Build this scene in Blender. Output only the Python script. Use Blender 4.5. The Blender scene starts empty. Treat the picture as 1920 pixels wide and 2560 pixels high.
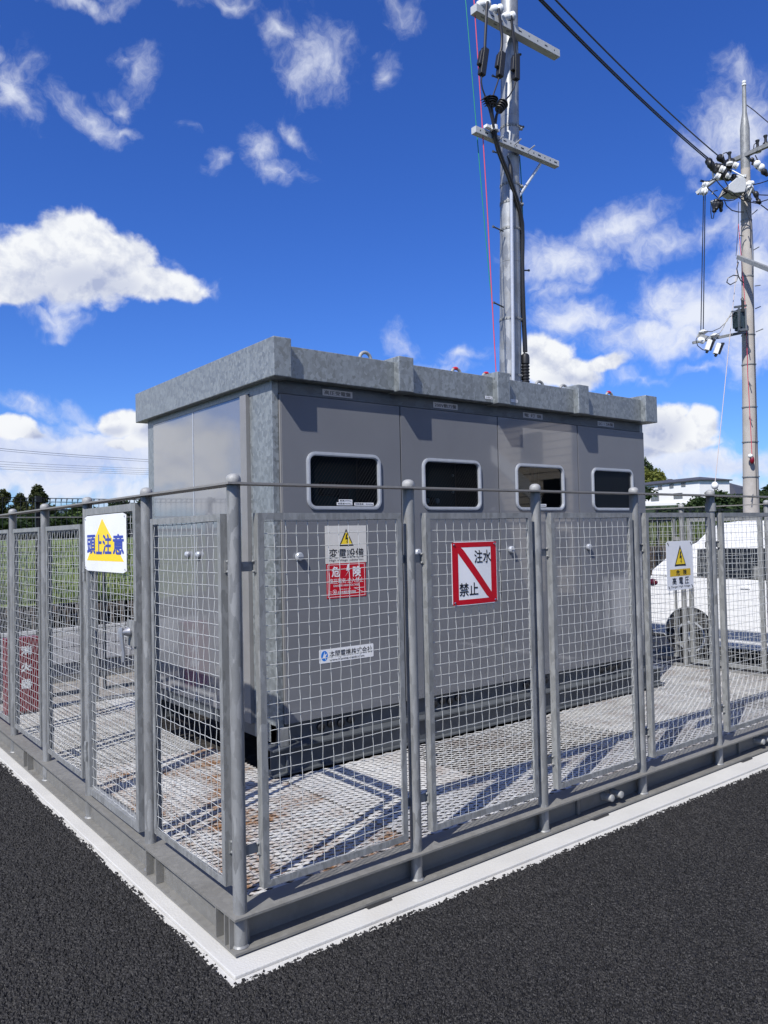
import bpy, math, random
import numpy as np
from mathutils import Vector, Matrix
random.seed(7); rng = np.random.default_rng(7)
S = bpy.context.scene
COL = S.collection
PI = math.pi

# ------------------------------------------------------------------ camera
FPX = 1946.83; CAM = np.array([-1.5379, -3.0062, 1.7335]); YAW, PIT, ROL = 0.6635, 0.0279, -0.02139
_fw = np.array([math.sin(YAW)*math.cos(PIT), math.cos(YAW)*math.cos(PIT), math.sin(PIT)])
_r0 = np.array([math.cos(YAW), -math.sin(YAW), 0.0]); _u0 = np.cross(_r0, _fw)
RT = math.cos(ROL)*_r0 + math.sin(ROL)*_u0; UP = -math.sin(ROL)*_r0 + math.cos(ROL)*_u0; FW = _fw
cd = bpy.data.cameras.new('camera'); cam = bpy.data.objects.new('camera', cd); COL.objects.link(cam)
cd.sensor_fit = 'VERTICAL'; cd.sensor_height = 36; cd.sensor_width = 27; cd.lens = 36*FPX/2560
cd.clip_start = 0.05; cd.clip_end = 3000
cam.matrix_world = Matrix(((RT[0], UP[0], -FW[0], CAM[0]), (RT[1], UP[1], -FW[1], CAM[1]), (RT[2], UP[2], -FW[2], CAM[2]), (0, 0, 0, 1)))
S.camera = cam
# survey helpers: the photo's measurements turned into metres at a known plane or distance
def ray(u, v): return FW + RT*(u-960)/FPX - UP*(v-1280)/FPX
def onx(u, v, x): d = ray(u, v); return CAM + d*(x-CAM[0])/d[0]
def ony(u, v, y): d = ray(u, v); return CAM + d*(y-CAM[1])/d[1]
def onz(u, v, z): d = ray(u, v); return CAM + d*(z-CAM[2])/d[2]
def atd(u, v, D): return CAM + ray(u, v)*D

# ------------------------------------------------------------------ light
SUN = Vector((-2.35, -1.0, 2.9)).normalized()
ld = bpy.data.lights.new('sun', 'SUN'); ld.energy = 5.0; ld.angle = math.radians(0.53); ld.color = (1.0, 0.975, 0.93)
sun = bpy.data.objects.new('sun', ld); COL.objects.link(sun)
sun.rotation_euler = SUN.to_track_quat('Z', 'Y').to_euler()
S.view_settings.view_transform = 'Standard'; S.view_settings.look = 'None'
S.view_settings.exposure = 0.25; S.view_settings.gamma = 1.0
S.cycles.use_denoising = True
S.cycles.max_bounces = 6; S.cycles.transparent_max_bounces = 12; S.cycles.caustics_reflective = False

class NG:
    def __init__(s, tree): s.t = tree
    def n(s, typ, ins=None, **kw):
        nd = s.t.nodes.new(typ)
        for k, v in kw.items(): setattr(nd, k, v)
        for k, v in (ins or {}).items():
            sk = nd.inputs[k]
            if isinstance(v, bpy.types.NodeSocket): s.t.links.new(v, sk)
            else: sk.default_value = v
        return nd
    def m(s, op, a, b=0.0, c=None, clamp=False):
        nd = s.n('ShaderNodeMath', {0: a, 1: b}, operation=op, use_clamp=clamp)
        if c is not None:
            if isinstance(c, bpy.types.NodeSocket): s.t.links.new(c, nd.inputs[2])
            else: nd.inputs[2].default_value = c
        return nd.outputs[0]
    def mix(s, f, a, b):
        nd = s.n('ShaderNodeMix', data_type='RGBA')
        for sk, v in ((nd.inputs[0], f), (nd.inputs[6], a), (nd.inputs[7], b)):
            if isinstance(v, bpy.types.NodeSocket): s.t.links.new(v, sk)
            else: sk.default_value = v if not isinstance(v, tuple) or len(v) == 4 else (*v, 1)
        return nd.outputs[2]
    def ramp(s, f, a, b):
        return s.n('ShaderNodeMapRange', {0: f, 1: a, 2: b}, interpolation_type='SMOOTHSTEP').outputs[0]

W = bpy.data.worlds.new('World'); S.world = W; W.use_nodes = True
W.node_tree.nodes.clear(); g = NG(W.node_tree)
sky = g.n('ShaderNodeTexSky', sky_type='NISHITA', sun_disc=False)
sky.sun_elevation = math.asin(SUN.z); sky.sun_rotation = math.atan2(SUN.x, SUN.y) % (2*PI)
sky.altitude = 0; sky.air_density = 1.0; sky.dust_density = 0.35; sky.ozone_density = 3.0
SKY_STR = 0.084
skyh = g.n('ShaderNodeHueSaturation', {'Hue': 0.508, 'Saturation': 1.18, 'Value': 0.95, 'Color': sky.outputs[0]}).outputs[0]
skyc = g.n('ShaderNodeMix', {0: 1.0, 6: skyh, 7: (0.62, 0.95, 1.60, 1)}, data_type='RGBA', blend_type='MULTIPLY').outputs[2]
dirv = g.n('ShaderNodeTexCoord').outputs['Generated']
wn = g.n('ShaderNodeTexNoise', {'Vector': dirv, 'Scale': 9.0, 'Detail': 4.0, 'Roughness': 0.6})
warp = g.n('ShaderNodeVectorMath', {0: wn.outputs['Color'], 1: (0.5, 0.5, 0.5)}, operation='SUBTRACT').outputs[0]
def warped(k):
    w = g.n('ShaderNodeVectorMath', {0: warp, 3: k}, operation='SCALE').outputs[0]
    return g.n('ShaderNodeVectorMath', {0: dirv, 1: w}, operation='ADD').outputs[0]
d_c = warped(0.035); d_s = warped(0.11)
def cloud_field(blobs, vec):
    acc = None
    for b in blobs:
        x, y, rx, ry = b[:4]; ang = b[4] if len(b) > 4 else 0; amp = b[5] if len(b) > 5 else 1
        if isinstance(x, tuple):                      # a direction outside the photograph: azimuth, elevation, degrees
            az, el = map(math.radians, x); c = Vector((math.sin(az)*math.cos(el), math.cos(az)*math.cos(el), math.sin(el)))
            sx, sy = math.radians(rx), math.radians(ry)
        else:
            k = 1.1573; c = Vector(ray(x*k, y*k)); L = c.length; c.normalize()
            sx, sy = rx*k/FPX/L, ry*k/FPX/L
        r = Vector((c.y, -c.x, 0)).normalized(); u = r.cross(c)
        a = math.radians(-ang)
        r2 = r*math.cos(a)+u*math.sin(a); u2 = -r*math.sin(a)+u*math.cos(a)
        da = g.n('ShaderNodeVectorMath', {0: vec, 1: tuple(r2/sx)}, operation='DOT_PRODUCT').outputs['Value']
        db = g.n('ShaderNodeVectorMath', {0: vec, 1: tuple(u2/sy)}, operation='DOT_PRODUCT').outputs['Value']
        ln = g.m('SQRT', g.m('MULTIPLY_ADD', da, da, g.m('MULTIPLY', db, db)))
        v = g.m('MULTIPLY_ADD', ln, -amp, amp)
        acc = v if acc is None else g.m('MAXIMUM', acc, v)
    return acc
crisp = [(165, 575, 170, 100), (165, 520, 95, 78), (250, 560, 100, 68), (75, 585, 120, 74), (305, 612, 130, 50), (15, 632, 90, 44), (385, 628, 70, 30, 8, .7), (80, 545, 60, 44),
         (1165, 782, 80, 66), (1215, 812, 110, 38), (1300, 788, 74, 22, -12, .8), (1450, 902, 56, 44), (1512, 918, 52, 46), (1440, 940, 78, 48), (1470, 968, 90, 20, -8, .8), (1400, 960, 70, 40),
         (12, 922, 58, 32), (52, 934, 46, 15, 12, .9), (275, 915, 66, 38), (300, 956, 34, 18, 0, .8), (262, 966, 36, 14, 0, .7), (345, 930, 66, 46),
         ((300, 12), 0, 16, 7), ((322, 20), 0, 9, 5), ((275, 16), 0, 12, 6), ((345, 9), 0, 8, 5), ((338, 6), 0, 8, 3.2, 0, 1.0), ((325, 12), 0, 7, 3.2), ((331, 3), 0, 9, 2), ((330, 30), 0, 10, 6), ((105, 16), 0, 12, 6), ((150, 14), 0, 22, 7), ((215, 16), 0, 18, 6), ((180, 28), 0, 10, 5)]
soft = [(165, 668, 56, 48, 0, 1.3), (145, 702, 82, 26, 0, 1.1), (395, 600, 60, 34, 40, .8), (420, 632, 70, 26, 5, 1.0), (300, 640, 150, 26, 0, .8), (60, 645, 110, 30, 0, .9),
        (30, 180, 100, 100, 0, .95), (62, 225, 64, 50, 0, .8), (205, 243, 100, 38, 32, .85), (270, 285, 55, 16, 10, .7), (312, 160, 42, 52, -20, .8), (285, 140, 40, 24, 20, .8), (288, 228, 42, 34, 0, .9), (150, 0, 150, 30), (330, 4, 130, 26, 0, .9), (490, 8, 70, 26, 0, .8), (5, 70, 30, 24, 30, .8),
        (688, 118, 108, 82, 0, 1.0), (655, 150, 75, 75, 0, .8), (590, 58, 52, 30, 35, .8), (648, 268, 70, 28, 42, .9), (560, 320, 70, 54, 40, .95), (602, 368, 74, 44, 0, 1.0), (482, 365, 28, 42, 0, .9), (830, 125, 30, 62, -15, .75), (850, 15, 52, 42, 30, .7), (416, 280, 24, 20, 30, .6),
        (1600, 270, 140, 110, 0, 1.3), (1525, 315, 90, 50, 0, .9), (1587, 160, 42, 70, -30, .7), (1497, 396, 40, 28, 0, .7), (1215, 566, 120, 62, 0, 1.4), (1325, 500, 130, 58, -18, 1.3), (1444, 518, 105, 54, -12, 1.2), (1540, 497, 110, 44, -10), (1630, 500, 110, 85, 0, 1.2), (1620, 590, 110, 80, 0, 1.4),
        (1225, 685, 135, 56, 0, 1.3), (1290, 690, 90, 40, 10), (1440, 652, 125, 70, -20, 1.3), (1545, 680, 180, 92, 0, 1.8), (1390, 728, 170, 50, 0, 1.4), (1645, 690, 110, 110, 0, 1.6), (1490, 738, 150, 44, 0, 1.3), (1394, 806, 85, 16, 12, .7), (1520, 791, 85, 15, -8, .8), (1620, 762, 80, 24, 0, .7),
        (848, 738, 44, 28, 35, .75), (1000, 756, 84, 24, -5, .85), (955, 782, 76, 18, 0, .75), (1215, 625, 70, 26, 0, .7), (1165, 730, 50, 30, 0, .8),
        (50, 882, 75, 32, 15, 1.0), (195, 908, 75, 40, 20, 1.0), (150, 930, 70, 34), (150, 990, 380, 80, 0, 3.0), (120, 1055, 360, 40, 0, 2.0), (105, 957, 60, 16), (83, 1036, 50, 19, 0, 1.3), (201, 1046, 46, 17, 0, 1.2), (280, 1040, 66, 24), (190, 1015, 70, 18),
        (1510, 1010, 280, 56, 0, 2.2), (1560, 1065, 240, 40, 0, 1.6), (1480, 970, 150, 44, 0, 1.3), (1620, 970, 60, 20, 0, .9), (1420, 930, 60, 60, 0, 1.2),
        ((285, 30), 0, 14, 7), ((250, 25), 0, 14, 6), ((20, 62), 0, 18, 9), ((130, 35), 0, 20, 10, 0, 1.4), ((190, 45), 0, 26, 14, 0, 1.2), ((290, 60), 0, 18, 10), ((240, 62), 0, 22, 12, 0, 1.2), ((160, 18), 0, 40, 12, 0, 1.4), ((95, 40), 0, 16, 9, 0, 1.4)]  # unseen clouds outside the view, some added to whiten the ambient light
dark = [(195, 615, 210, 62, 0, 1.15), (85, 638, 140, 44, 0, 1.0), (240, 585, 80, 34, 0, .6), (1425, 945, 76, 60, 0, 1.3), (1400, 975, 70, 40), (140, 1005, 380, 60, 0, .9), (1250, 826, 110, 22), (1540, 1015, 260, 44, 0, .9), (1215, 592, 90, 30, 0, .7), (1300, 715, 150, 34, 0, .6), (250, 930, 40, 20), (110, 940, 80, 24, 0, .7), (1560, 722, 150, 46, 0, .7), (330, 940, 50, 26)]
nz = g.n('ShaderNodeTexNoise', {'Vector': d_c, 'Scale': 24.0, 'Detail': 9.0, 'Roughness': 0.58}).outputs[0]
nz2 = g.n('ShaderNodeTexNoise', {'Vector': d_s, 'Scale': 17.0, 'Detail': 10.0, 'Roughness': 0.70, 'Distortion': 0.12}).outputs[0]
off = g.n('ShaderNodeVectorMath', {0: d_c, 1: tuple(SUN*0.006+Vector((0, 0, .010)))}, operation='ADD').outputs[0]
nz3 = g.n('ShaderNodeTexNoise', {'Vector': off, 'Scale': 24.0, 'Detail': 5.0, 'Roughness': 0.55}).outputs[0]
nz4 = g.n('ShaderNodeTexNoise', {'Vector': d_c, 'Scale': 13.0, 'Detail': 3.0, 'Roughness': 0.5}).outputs[0]
fc = cloud_field(crisp, d_c); fs = cloud_field(soft, d_s); fd = cloud_field(dark, d_c)
dc = g.m('ADD', g.m('MULTIPLY', fc, 1.5), g.m('MULTIPLY_ADD', nz, 1.5, -0.80)); ds = g.m('ADD', fs, g.m('MULTIPLY_ADD', nz2, 2.3, -1.30))
ac = g.ramp(dc, -0.06, 0.44); as_ = g.m('MULTIPLY', g.ramp(ds, -0.20, 1.45), 0.95)
rel = g.m('SUBTRACT', nz, nz3)                        # puffs lit from above
lit = g.m('MULTIPLY_ADD', rel, 2.6, g.m('MULTIPLY_ADD', nz4, .9, .42), clamp=True)
shade = g.ramp(g.m('ADD', fd, g.m('MULTIPLY_ADD', nz4, 1.1, -.58)), -0.05, 1.0)
lit = g.m('MULTIPLY_ADD', shade, -0.62, lit, clamp=True)
ccol = g.mix(lit, (4.3, 4.9, 6.9), (9.3, 9.5, 9.8))
slit = g.m('SUBTRACT', g.m('MULTIPLY_ADD', nz2, 1.6, .1), g.m('MULTIPLY', shade, .45), clamp=True)
scol = g.mix(slit, (4.4, 5.4, 8.6), (8.4, 8.8, 9.8))
c1 = g.mix(as_, skyc, scol); c2 = g.mix(ac, c1, ccol)
bg = g.n('ShaderNodeBackground', {'Color': c2, 'Strength': SKY_STR})
wo = g.n('ShaderNodeOutputWorld', {'Surface': bg.outputs[0]})
W.cycles.sampling_method = 'MANUAL'; W.cycles.sample_map_resolution = 1024

# ------------------------------------------------------------------ materials
def mk(name, col, metal=0.0, rough=0.5, var=0.0, vs=6.0, bump=0.0, bs=60.0, spec=0.5, coat=0.0, wave=0.0, stain=None, dets=4.0):
    m = bpy.data.materials.new(name); m.use_nodes = True; t = m.node_tree; t.nodes.clear(); g = NG(t)
    p = g.n('ShaderNodeBsdfPrincipled', {'Roughness': rough, 'Metallic': metal, 'Specular IOR Level': spec, 'Coat Weight': coat, 'Coat Roughness': 0.03, 'Coat IOR': 1.65 if wave else 1.5})
    pos = g.n('ShaderNodeNewGeometry').outputs['Position']
    c = (*col, 1)
    if var:
        f = g.n('ShaderNodeTexNoise', {'Vector': pos, 'Scale': vs, 'Detail': dets, 'Roughness': .6}).outputs[0]
        f = g.ramp(f, .3, .7)
        c = g.mix(f, tuple(x*(1-var) for x in col), tuple(min(1, x*(1+var)) for x in col))
    if stain:
        scol, ss, lo, hi, amt = stain
        f = g.n('ShaderNodeTexNoise', {'Vector': pos, 'Scale': ss, 'Detail': 6.0, 'Roughness': .65}).outputs[0]
        c = g.mix(g.m('MULTIPLY', g.ramp(f, lo, hi), amt), c, scol)
    if isinstance(c, tuple): p.inputs['Base Color'].default_value = c
    else: t.links.new(c, p.inputs['Base Color'])
    nrm = None
    if bump:
        b = g.n('ShaderNodeTexNoise', {'Vector': pos, 'Scale': bs, 'Detail': 3.0}).outputs[0]
        nrm = g.n('ShaderNodeBump', {'Strength': bump, 'Distance': .01, 'Height': b}).outputs[0]
    if wave:
        b = g.n('ShaderNodeTexNoise', {'Vector': pos, 'Scale': 1.7, 'Detail': 1.0}).outputs[0]
        k = {'Strength': 1.0, 'Distance': wave, 'Height': b}
        if nrm: k['Normal'] = nrm
        nrm = g.n('ShaderNodeBump', k).outputs[0]
    if nrm: t.links.new(nrm, p.inputs['Normal'])
    g.n('ShaderNodeOutputMaterial', {'Surface': p.outputs[0]})
    m['p'] = p.name
    return m
def galv(name, col, cell=38.0, metal=.55, rough=.42, var=.16, stretch=(1, 1, 1), dirt=.25, spangle=1.0):
    m = bpy.data.materials.new(name); m.use_nodes = True; t = m.node_tree; t.nodes.clear(); g = NG(t)
    pos = g.n('ShaderNodeNewGeometry').outputs['Position']
    mp = g.n('ShaderNodeMapping', {0: pos, 3: stretch}).outputs[0]
    wp = g.n('ShaderNodeTexNoise', {'Vector': mp, 'Scale': cell*.8, 'Detail': 2.0}).outputs['Color']
    mp2 = g.n('ShaderNodeVectorMath', {0: wp, 1: (1.2/cell,)*3, 2: mp}, operation='MULTIPLY_ADD').outputs[0]
    vo = g.n('ShaderNodeTexVoronoi', {'Vector': mp2, 'Scale': cell})
    r = g.n('ShaderNodeSeparateColor', {0: vo.outputs['Color']}).outputs[0]
    n1 = g.n('ShaderNodeTexNoise', {'Vector': pos, 'Scale': 5.0, 'Detail': 6.0, 'Roughness': .6}).outputs[0]
    n2 = g.n('ShaderNodeTexNoise', {'Vector': pos, 'Scale': 160.0, 'Detail': 2.0}).outputs[0]
    f = g.m('ADD', g.m('MULTIPLY', r, spangle*.75), g.m('MULTIPLY_ADD', n2, .35, -.1))
    c = g.mix(f, tuple(x*(1-var) for x in col), tuple(x*(1+var) for x in col))
    c = g.mix(g.m('MULTIPLY', g.ramp(n1, .45, .75), dirt), c, tuple(x*y for x, y in zip(col, (.62, .60, .57))))
    rr = g.m('MULTIPLY_ADD', r, .22, rough-.1)
    p = g.n('ShaderNodeBsdfPrincipled', {'Base Color': c, 'Metallic': metal, 'Roughness': rr})
    bmp = g.n('ShaderNodeBump', {'Strength': .12, 'Distance': .004, 'Height': n2}).outputs[0]
    t.links.new(bmp, p.inputs['Normal'])
    g.n('ShaderNodeOutputMaterial', {'Surface': p.outputs[0]}); return m
M = {}
M['galv'] = galv('galvanised_steel', (.265, .27, .265), 60, .2, .48, .22, (1, 1, .35), .4)
M['galvpost'] = galv('galvanised_pipe', (.245, .247, .243), 45, .2, .48, .26, (1, 1, .25), .55)
M['beam'] = galv('galvanised_beam', (.195, .19, .175), 40, .10, .58, .12, (1, 1, 1), .45, .7)
M['roof'] = galv('spangled_zinc', (.255, .275, .278), 46, .40, .40, .27, (1, 1, .8), .12, 1.2)
M['header'] = galv('shaded_zinc', (.13, .14, .145), 30, .2, .5, .3, (.4, 1, 1), .4)  # mottled zinc, its colour darkened for the shade under the roof overhang
M['pole'] = galv('zinc_pole', (.33, .34, .345), 9, .45, .40, .28, (1, 1, .45), .8, .9)
M['rail'] = galv('weathered_rail', (.26, .25, .235), 60, .1, .5, .1, (1, 1, 1), .4, .5)
M['wire'] = mk('mesh_wire', (.46, .465, .445), .15, .45, .08, 30)
M['cap'] = mk('cast_cap', (.30, .30, .29), .1, .55, .12, 60, .2, 300)
M['paint'] = mk('glossy_grey_paint', (.185, .189, .200), 0, .10, .03, 2, wave=.008, spec=.5, coat=1.0)
M['trim'] = mk('grey_trim', (.24, .235, .23), .1, .38, .05, 8)
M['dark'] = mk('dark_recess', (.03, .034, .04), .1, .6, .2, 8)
M['base'] = mk('dark_base_paint', (.11, .12, .13), .3, .45, .15, 7)
M['alu'] = mk('brushed_aluminium', (.52, .54, .57), .35, .30, .05, 20)
M['chrome'] = mk('chrome', (.8, .8, .8), 1, .08)
M['black'] = mk('black_rubber', (.012, .012, .013), 0, .45, .2, 20)
M['cable'] = mk('black_cable', (.016, .016, .018), 0, .38)
M['porc'] = mk('white_porcelain', (.78, .78, .76), 0, .18)
M['white'] = mk('white_plate', (.80, .80, .80), 0, .35, .03, 5, .03, 20)
M['cream'] = mk('cream_plate', (.66, .63, .57), 0, .45, .04, 8)
M['red'] = mk('sign_red', (.50, .006, .018), 0, .35)
M['yellow'] = mk('sign_yellow', (.90, .64, .03), 0, .4)
M['gold'] = mk('sign_ochre', (.66, .43, .025), 0, .4)
M['blue'] = mk('sign_blue', (.035, .06, .36), 0, .4)
M['azure'] = mk('logo_blue', (.01, .19, .66), 0, .4)
M['ink'] = mk('black_ink', (.012, .012, .014), 0, .45)
M['boxred'] = mk('painted_red', (.17, .004, .014), 0, .30, .08, 6)
M['plate'] = mk('engraved_plate', (.40, .40, .41), .6, .4)
M['ringred'] = mk('ring_red', (.50, .02, .03), 0, .45)
M['ropeg'] = mk('green_rope', (.0, .23, .15), 0, .6)
M['roper'] = mk('pink_rope', (.62, .06, .10), 0, .6)
M['ropew'] = mk('pale_rope', (.55, .48, .46), 0, .6)
M['concp'] = mk('pole_concrete', (.40, .37, .335), 0, .8, .10, 3, .2, 60, stain=((.22, .20, .18, 1), 1.5, .5, .75, .4))
M['switch'] = mk('grey_enamel', (.45, .46, .46), 0, .4, .04, 8)
M['teal'] = mk('dark_transformer', (.035, .055, .065), .2, .4, .1, 10)
M['conc'] = mk('white_concrete', (.475, .465, .435), 0, .85, .05, 3, .25, 90, stain=((.48, .45, .40, 1), 2.2, .52, .8, .5))
M['vanpaint'] = mk('white_car_paint', (.80, .80, .80), 0, .25, coat=.6)
M['vanglass'] = mk('tinted_glass', (.012, .016, .022), 0, .04, spec=.8)
M['plastic'] = mk('dark_plastic', (.03, .03, .032), 0, .55)
M['tyre'] = mk('tyre_rubber', (.018, .018, .018), 0, .8)
M['lampred'] = mk('red_lens', (.07, .004, .012), 0, .12)
M['fence'] = mk('black_mesh_paint', (.014, .015, .016), .2, .45)
M['brown'] = mk('brown_boards', (.075, .058, .045), 0, .8, .3, 5, .3, 40)
M['wallw'] = mk('white_render', (.80, .79, .77), 0, .8, .02, .3)
M['roofd'] = mk('slate_roof', (.055, .055, .062), 0, .6, .1, .6)
M['winpane'] = mk('house_glass', (.14, .16, .18), 0, .12)
M['cyan'] = mk('interior_teal', (.018, .06, .078), .0, .5)
def vcol(name, cols, vs, rough=.7, sub=0.0, spec=.3):
    m = bpy.data.materials.new(name); m.use_nodes = True; t = m.node_tree; t.nodes.clear(); g = NG(t)
    pos = g.n('ShaderNodeNewGeometry').outputs['Position']
    n1 = g.n('ShaderNodeTexNoise', {'Vector': pos, 'Scale': vs, 'Detail': 5.0, 'Roughness': .65}).outputs[0]
    rp = g.n('ShaderNodeValToRGB', {0: n1}); e = rp.color_ramp.elements
    while len(e) < len(cols): e.new(.5)
    for i, c in enumerate(cols): e[i].position = .3+.4*i/max(1, len(cols)-1); e[i].color = (*c, 1)
    p = g.n('ShaderNodeBsdfPrincipled', {'Base Color': rp.outputs[0], 'Roughness': rough, 'Specular IOR Level': spec})
    if sub:
        tr = g.n('ShaderNodeBsdfTranslucent', {'Color': rp.outputs[0]})
        sh = g.n('ShaderNodeMixShader', {0: sub, 1: p.outputs[0], 2: tr.outputs[0]}).outputs[0]
    else: sh = p.outputs[0]
    g.n('ShaderNodeOutputMaterial', {'Surface': sh}); return m
M['leafd'] = vcol('dark_foliage', [(.012, .028, .010), (.03, .055, .014), (.05, .075, .022)], .8, .7, .25)
M['leafm'] = vcol('mid_foliage', [(.025, .05, .014), (.05, .085, .02), (.085, .115, .03)], .7, .7, .3)
M['leafy'] = vcol('bamboo_foliage', [(.09, .12, .02), (.17, .19, .04), (.26, .25, .06)], .5, .7, .35)
M['conif'] = vcol('conifer_foliage', [(.02, .032, .010), (.045, .055, .015), (.075, .075, .022)], .8, .8, .2)
M['bark'] = vcol('bark', [(.05, .04, .03), (.10, .08, .06)], 4, .9)
M['grass'] = vcol('grass_blades', [(.045, .085, .02), (.13, .18, .04), (.27, .27, .09)], .7, .7, .35)
M['slope'] = vcol('grass_ground', [(.05, .08, .025), (.12, .16, .04), (.20, .21, .07)], .9, .9)
M['hill'] = vcol('hill_ground', [(.02, .035, .012), (.04, .06, .02)], .05, .9)
M['gravel'] = vcol('gravel', [(.10, .09, .075), (.22, .20, .17), (.36, .34, .30)], 26, .9)
M['inner_ground'] = vcol('dark_ground', [(.012, .011, .010), (.03, .027, .024), (.06, .055, .048)], 14, .95)
M['road'] = vcol('grey_paving', [(.15, .145, .14), (.20, .195, .185)], 3, .9)

def asphalt_mat(k=1.0):
    m = bpy.data.materials.new('black_asphalt'); m.use_nodes = True; t = m.node_tree; t.nodes.clear(); g = NG(t)
    pos = g.n('ShaderNodeNewGeometry').outputs['Position']
    v = g.n('ShaderNodeTexVoronoi', {'Vector': pos, 'Scale': 95.0})
    r = g.n('ShaderNodeSeparateColor', {0: v.outputs['Color']})
    c = g.mix(r.outputs[0], (.010*k, .0096*k, .0098*k), (.031*k, .0295*k, .030*k))
    bright = g.m('GREATER_THAN', r.outputs[1], .9999)
    c = g.mix(bright, c, (.42, .40, .36))
    big = g.n('ShaderNodeTexNoise', {'Vector': pos, 'Scale': 1.1, 'Detail': 3.0}).outputs[0]
    c = g.mix(g.m('MULTIPLY', g.ramp(big, .5, .8), .3), c, (.038, .035, .033))
    n = g.n('ShaderNodeTexNoise', {'Vector': pos, 'Scale': 420.0, 'Detail': 3.0}).outputs[0]
    h = g.m('MULTIPLY_ADD', v.outputs['Distance'], -45.0, g.m('MULTIPLY', n, .6))
    bp = g.n('ShaderNodeBump', {'Strength': .55, 'Distance': .003, 'Height': h}).outputs[0]
    p = g.n('ShaderNodeBsdfPrincipled', {'Base Color': c, 'Roughness': .62, 'Specular IOR Level': .35, 'Normal': bp})
    g.n('ShaderNodeOutputMaterial', {'Surface': p.outputs[0]}); return m
M['asph'] = asphalt_mat(); M['asphfar'] = asphalt_mat(.72)  # far copy coloured darker to stand in for the shade between stones

def deck_mat(name, rust):
    m = bpy.data.materials.new(name); m.use_nodes = True; t = m.node_tree; t.nodes.clear(); g = NG(t)
    pos = g.n('ShaderNodeNewGeometry').outputs['Position']
    n1 = g.n('ShaderNodeTexNoise', {'Vector': pos, 'Scale': 3.2, 'Detail': 5.0, 'Roughness': .6}).outputs[0]
    n2 = g.n('ShaderNodeTexNoise', {'Vector': pos, 'Scale': 38.0, 'Detail': 4.0, 'Roughness': .7}).outputs[0]
    c = g.mix(g.ramp(n2, .35, .65), (.46, .45, .42), (.62, .61, .58))
    c = g.mix(g.m('MULTIPLY', g.ramp(n1, .42, .68), .55), c, (.31, .31, .305))
    s = g.m('ADD', g.m('MULTIPLY', n1, .9), g.m('MULTIPLY', n2, .55))
    c = g.mix(g.m('MULTIPLY', g.ramp(s, .60, .88), .80*rust), c, (.30, .22, .16))
    c = g.mix(g.m('MULTIPLY', g.ramp(s, .76, .90), .9*rust), c, (.27, .125, .04))
    c = g.mix(g.m('MULTIPLY', g.ramp(n2, .58, .68), .8*rust), c, (.10, .05, .04))
    p = g.n('ShaderNodeBsdfPrincipled', {'Base Color': c, 'Metallic': .15, 'Roughness': .45})
    g.n('ShaderNodeOutputMaterial', {'Surface': p.outputs[0]}); return m
M['deck'] = deck_mat('expanded_metal', .22); M['deckrust'] = deck_mat('rusted_expanded_metal', 1.0)

def pane_mat(name, kind):
    m = bpy.data.materials.new(name); m.use_nodes = True; t = m.node_tree; t.nodes.clear(); g = NG(t)
    pos = g.n('ShaderNodeNewGeometry').outputs['Position']; sp = g.n('ShaderNodeSeparateXYZ', {0: pos})
    x, z = sp.outputs[0], sp.outputs[2]
    fr = g.n('ShaderNodeFresnel', {'IOR': 1.5}).outputs[0]
    tr = g.n('ShaderNodeBsdfTransparent', {'Color': (.42, .52, .56, 1)}); gl = g.n('ShaderNodeBsdfGlossy', {'Color': (1, 1, 1, 1), 'Roughness': .02})
    sh = g.n('ShaderNodeMixShader', {0: fr, 1: tr.outputs[0], 2: gl.outputs[0]}).outputs[0]
    if kind == 'wired':                               # slanted wires cast inside the pane
        a = g.m('ADD', g.m('MULTIPLY', x, -.80), g.m('MULTIPLY', z, .6))
        w = g.m('LESS_THAN', g.m('ABSOLUTE', g.m('SUBTRACT', g.m('FRACT', g.m('MULTIPLY', a, 45.0)), .5)), .045)
        wb = g.n('ShaderNodeBsdfDiffuse', {'Color': (.085, .09, .092, 1)})
        sh = g.n('ShaderNodeMixShader', {0: w, 1: sh, 2: wb.outputs[0]}).outputs[0]
    g.n('ShaderNodeOutputMaterial', {'Surface': sh}); return m
M['pane'] = pane_mat('wired_glass', 'wired'); M['paneclear'] = pane_mat('clear_glass', '')
def perf_mat():
    m = bpy.data.materials.new('perforated_plate'); m.use_nodes = True; t = m.node_tree; t.nodes.clear(); g = NG(t)
    pos = g.n('ShaderNodeNewGeometry').outputs['Position']; sp = g.n('ShaderNodeSeparateXYZ', {0: pos})
    P = 90.0
    row = g.m('MULTIPLY', sp.outputs[2], P); ri = g.m('FLOOR', row)
    xx = g.m('ADD', g.m('MULTIPLY', sp.outputs[0], P*.8), g.m('MULTIPLY', g.m('MODULO', ri, 2.0), .5))
    dx = g.m('SUBTRACT', g.m('FRACT', xx), .5); dz = g.m('SUBTRACT', g.m('FRACT', row), .5)
    dd = g.m('ADD', g.m('MULTIPLY', dx, dx), g.m('MULTIPLY', dz, dz))
    c = g.mix(g.m('LESS_THAN', dd, .09), (.05, .085, .11), (.004, .005, .006))
    p = g.n('ShaderNodeBsdfPrincipled', {'Base Color': c, 'Roughness': .5})
    g.n('ShaderNodeOutputMaterial', {'Surface': p.outputs[0]}); return m
M['perf'] = perf_mat()

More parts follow.
